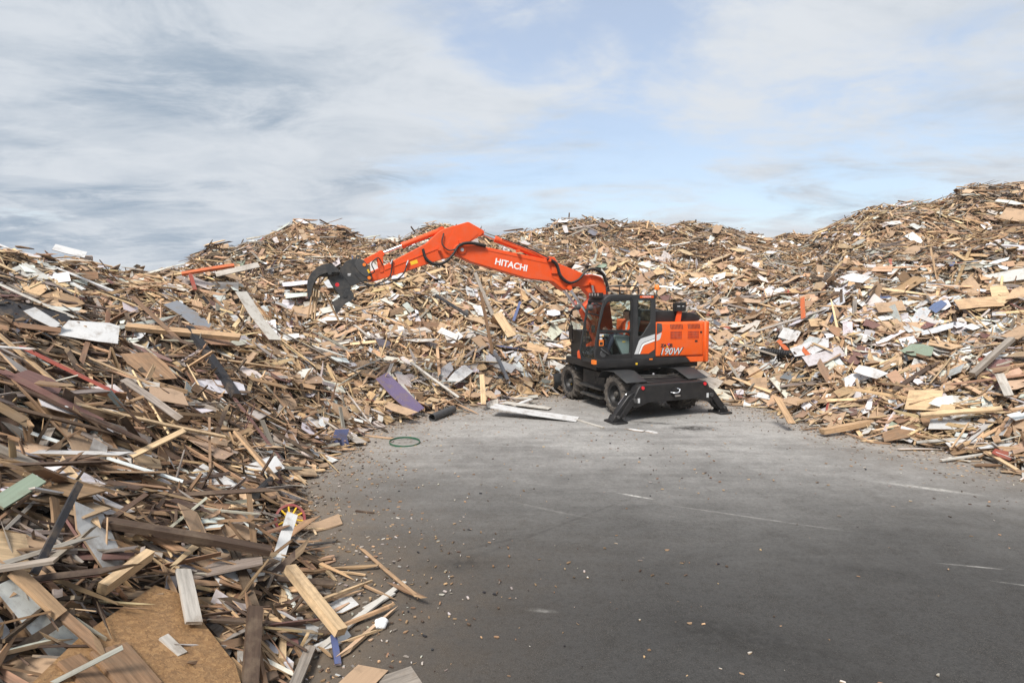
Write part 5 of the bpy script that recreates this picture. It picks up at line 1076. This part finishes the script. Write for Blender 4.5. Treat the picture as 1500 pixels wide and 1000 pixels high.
emit(ib, 'wooden_board', 'board', 'boards on the scrap heap'); emit(ip, 'panel_fragment', 'panel', 'broken panels on the scrap heap')
rest = np.ones(len(HEAP['L']), bool); rest[ib] = False; rest[ip] = False
so = obj('wood_scrap', piece_mesh('wood_scrap', take(HEAP, rest)))
tag(so, 'mass of broken boards, battens and panel scraps heaped round the yard', 'wood scrap', None, 'stuff')

# crumbs and splinters swept over the yard
def crumbs():
    n = 100000; x = rng.uniform(-5, 13, n); y = rng.uniform(3.5, 20, n); t, zc, dr = pile_t(x, y)
    k = (dr < 0.1) & (rng.random(n) < 0.05 * np.clip(vnoise(x / 1.7, y / 1.7, 41) + 0.12, 0, 1) + 0.004 + 0.9 * np.exp(np.minimum(dr, 0) / 0.8)); x, y = x[k], y[k]; n = len(x)
    d = pieces_at(x, y, 'back', False, 0.4, toe=True); f = np.exp(rng.normal(0, 0.7, n)); d['L'] = np.minimum(0.011 * f * np.where(d['panel'], 0.9, 2.0), 0.08) * np.clip(np.hypot(x, y) / 10, 0.6, 1.4); d['L'] = np.minimum(d['L'], 0.022); d['W'] = np.minimum(np.minimum(0.005 * f, d['L']), 0.010); d['T'] = np.minimum(0.003 * f, 0.006)
    g = np.array([NAMES.index(k) for k in ('grey', 'silver', 'brown', 'tan', 'tan', 'cream', 'dark', 'black', 'dark', 'brown')]); d['ci'] = g[rng.integers(0, 10, n)]
    d['ctr'][:, 2] = np.maximum(height(x, y), 0) + d['T'] + 0.004 + 0.004 * rng.random(n); return d
co = obj('wood_crumbs', piece_mesh('wood_crumbs', crumbs())); tag(co, 'pale wood crumbs and splinters littering the grey yard', 'wood chips', None, 'stuff')


# dust hanging over the yard
def build_haze():
    bm = bmesh.new(); add_box(bm, -165, 165, -85, 225, -1.0, 9.5); o = obj('haze', to_mesh(bm, 'haze')); tag(o, None, None, None, 'stuff')
    m = bpy.data.materials.new('haze'); m.use_nodes = True; nt = m.node_tree; nt.nodes.clear()
    out = nt.nodes.new('ShaderNodeOutputMaterial'); v = nt.nodes.new('ShaderNodeVolumePrincipled'); v.inputs['Color'].default_value = (0.93, 0.90, 0.86, 1); v.inputs['Density'].default_value = 0.0007; v.inputs['Anisotropy'].default_value = 0.3
    nt.links.new(v.outputs[0], out.inputs['Volume']); o.data.materials.append(m)
build_haze()
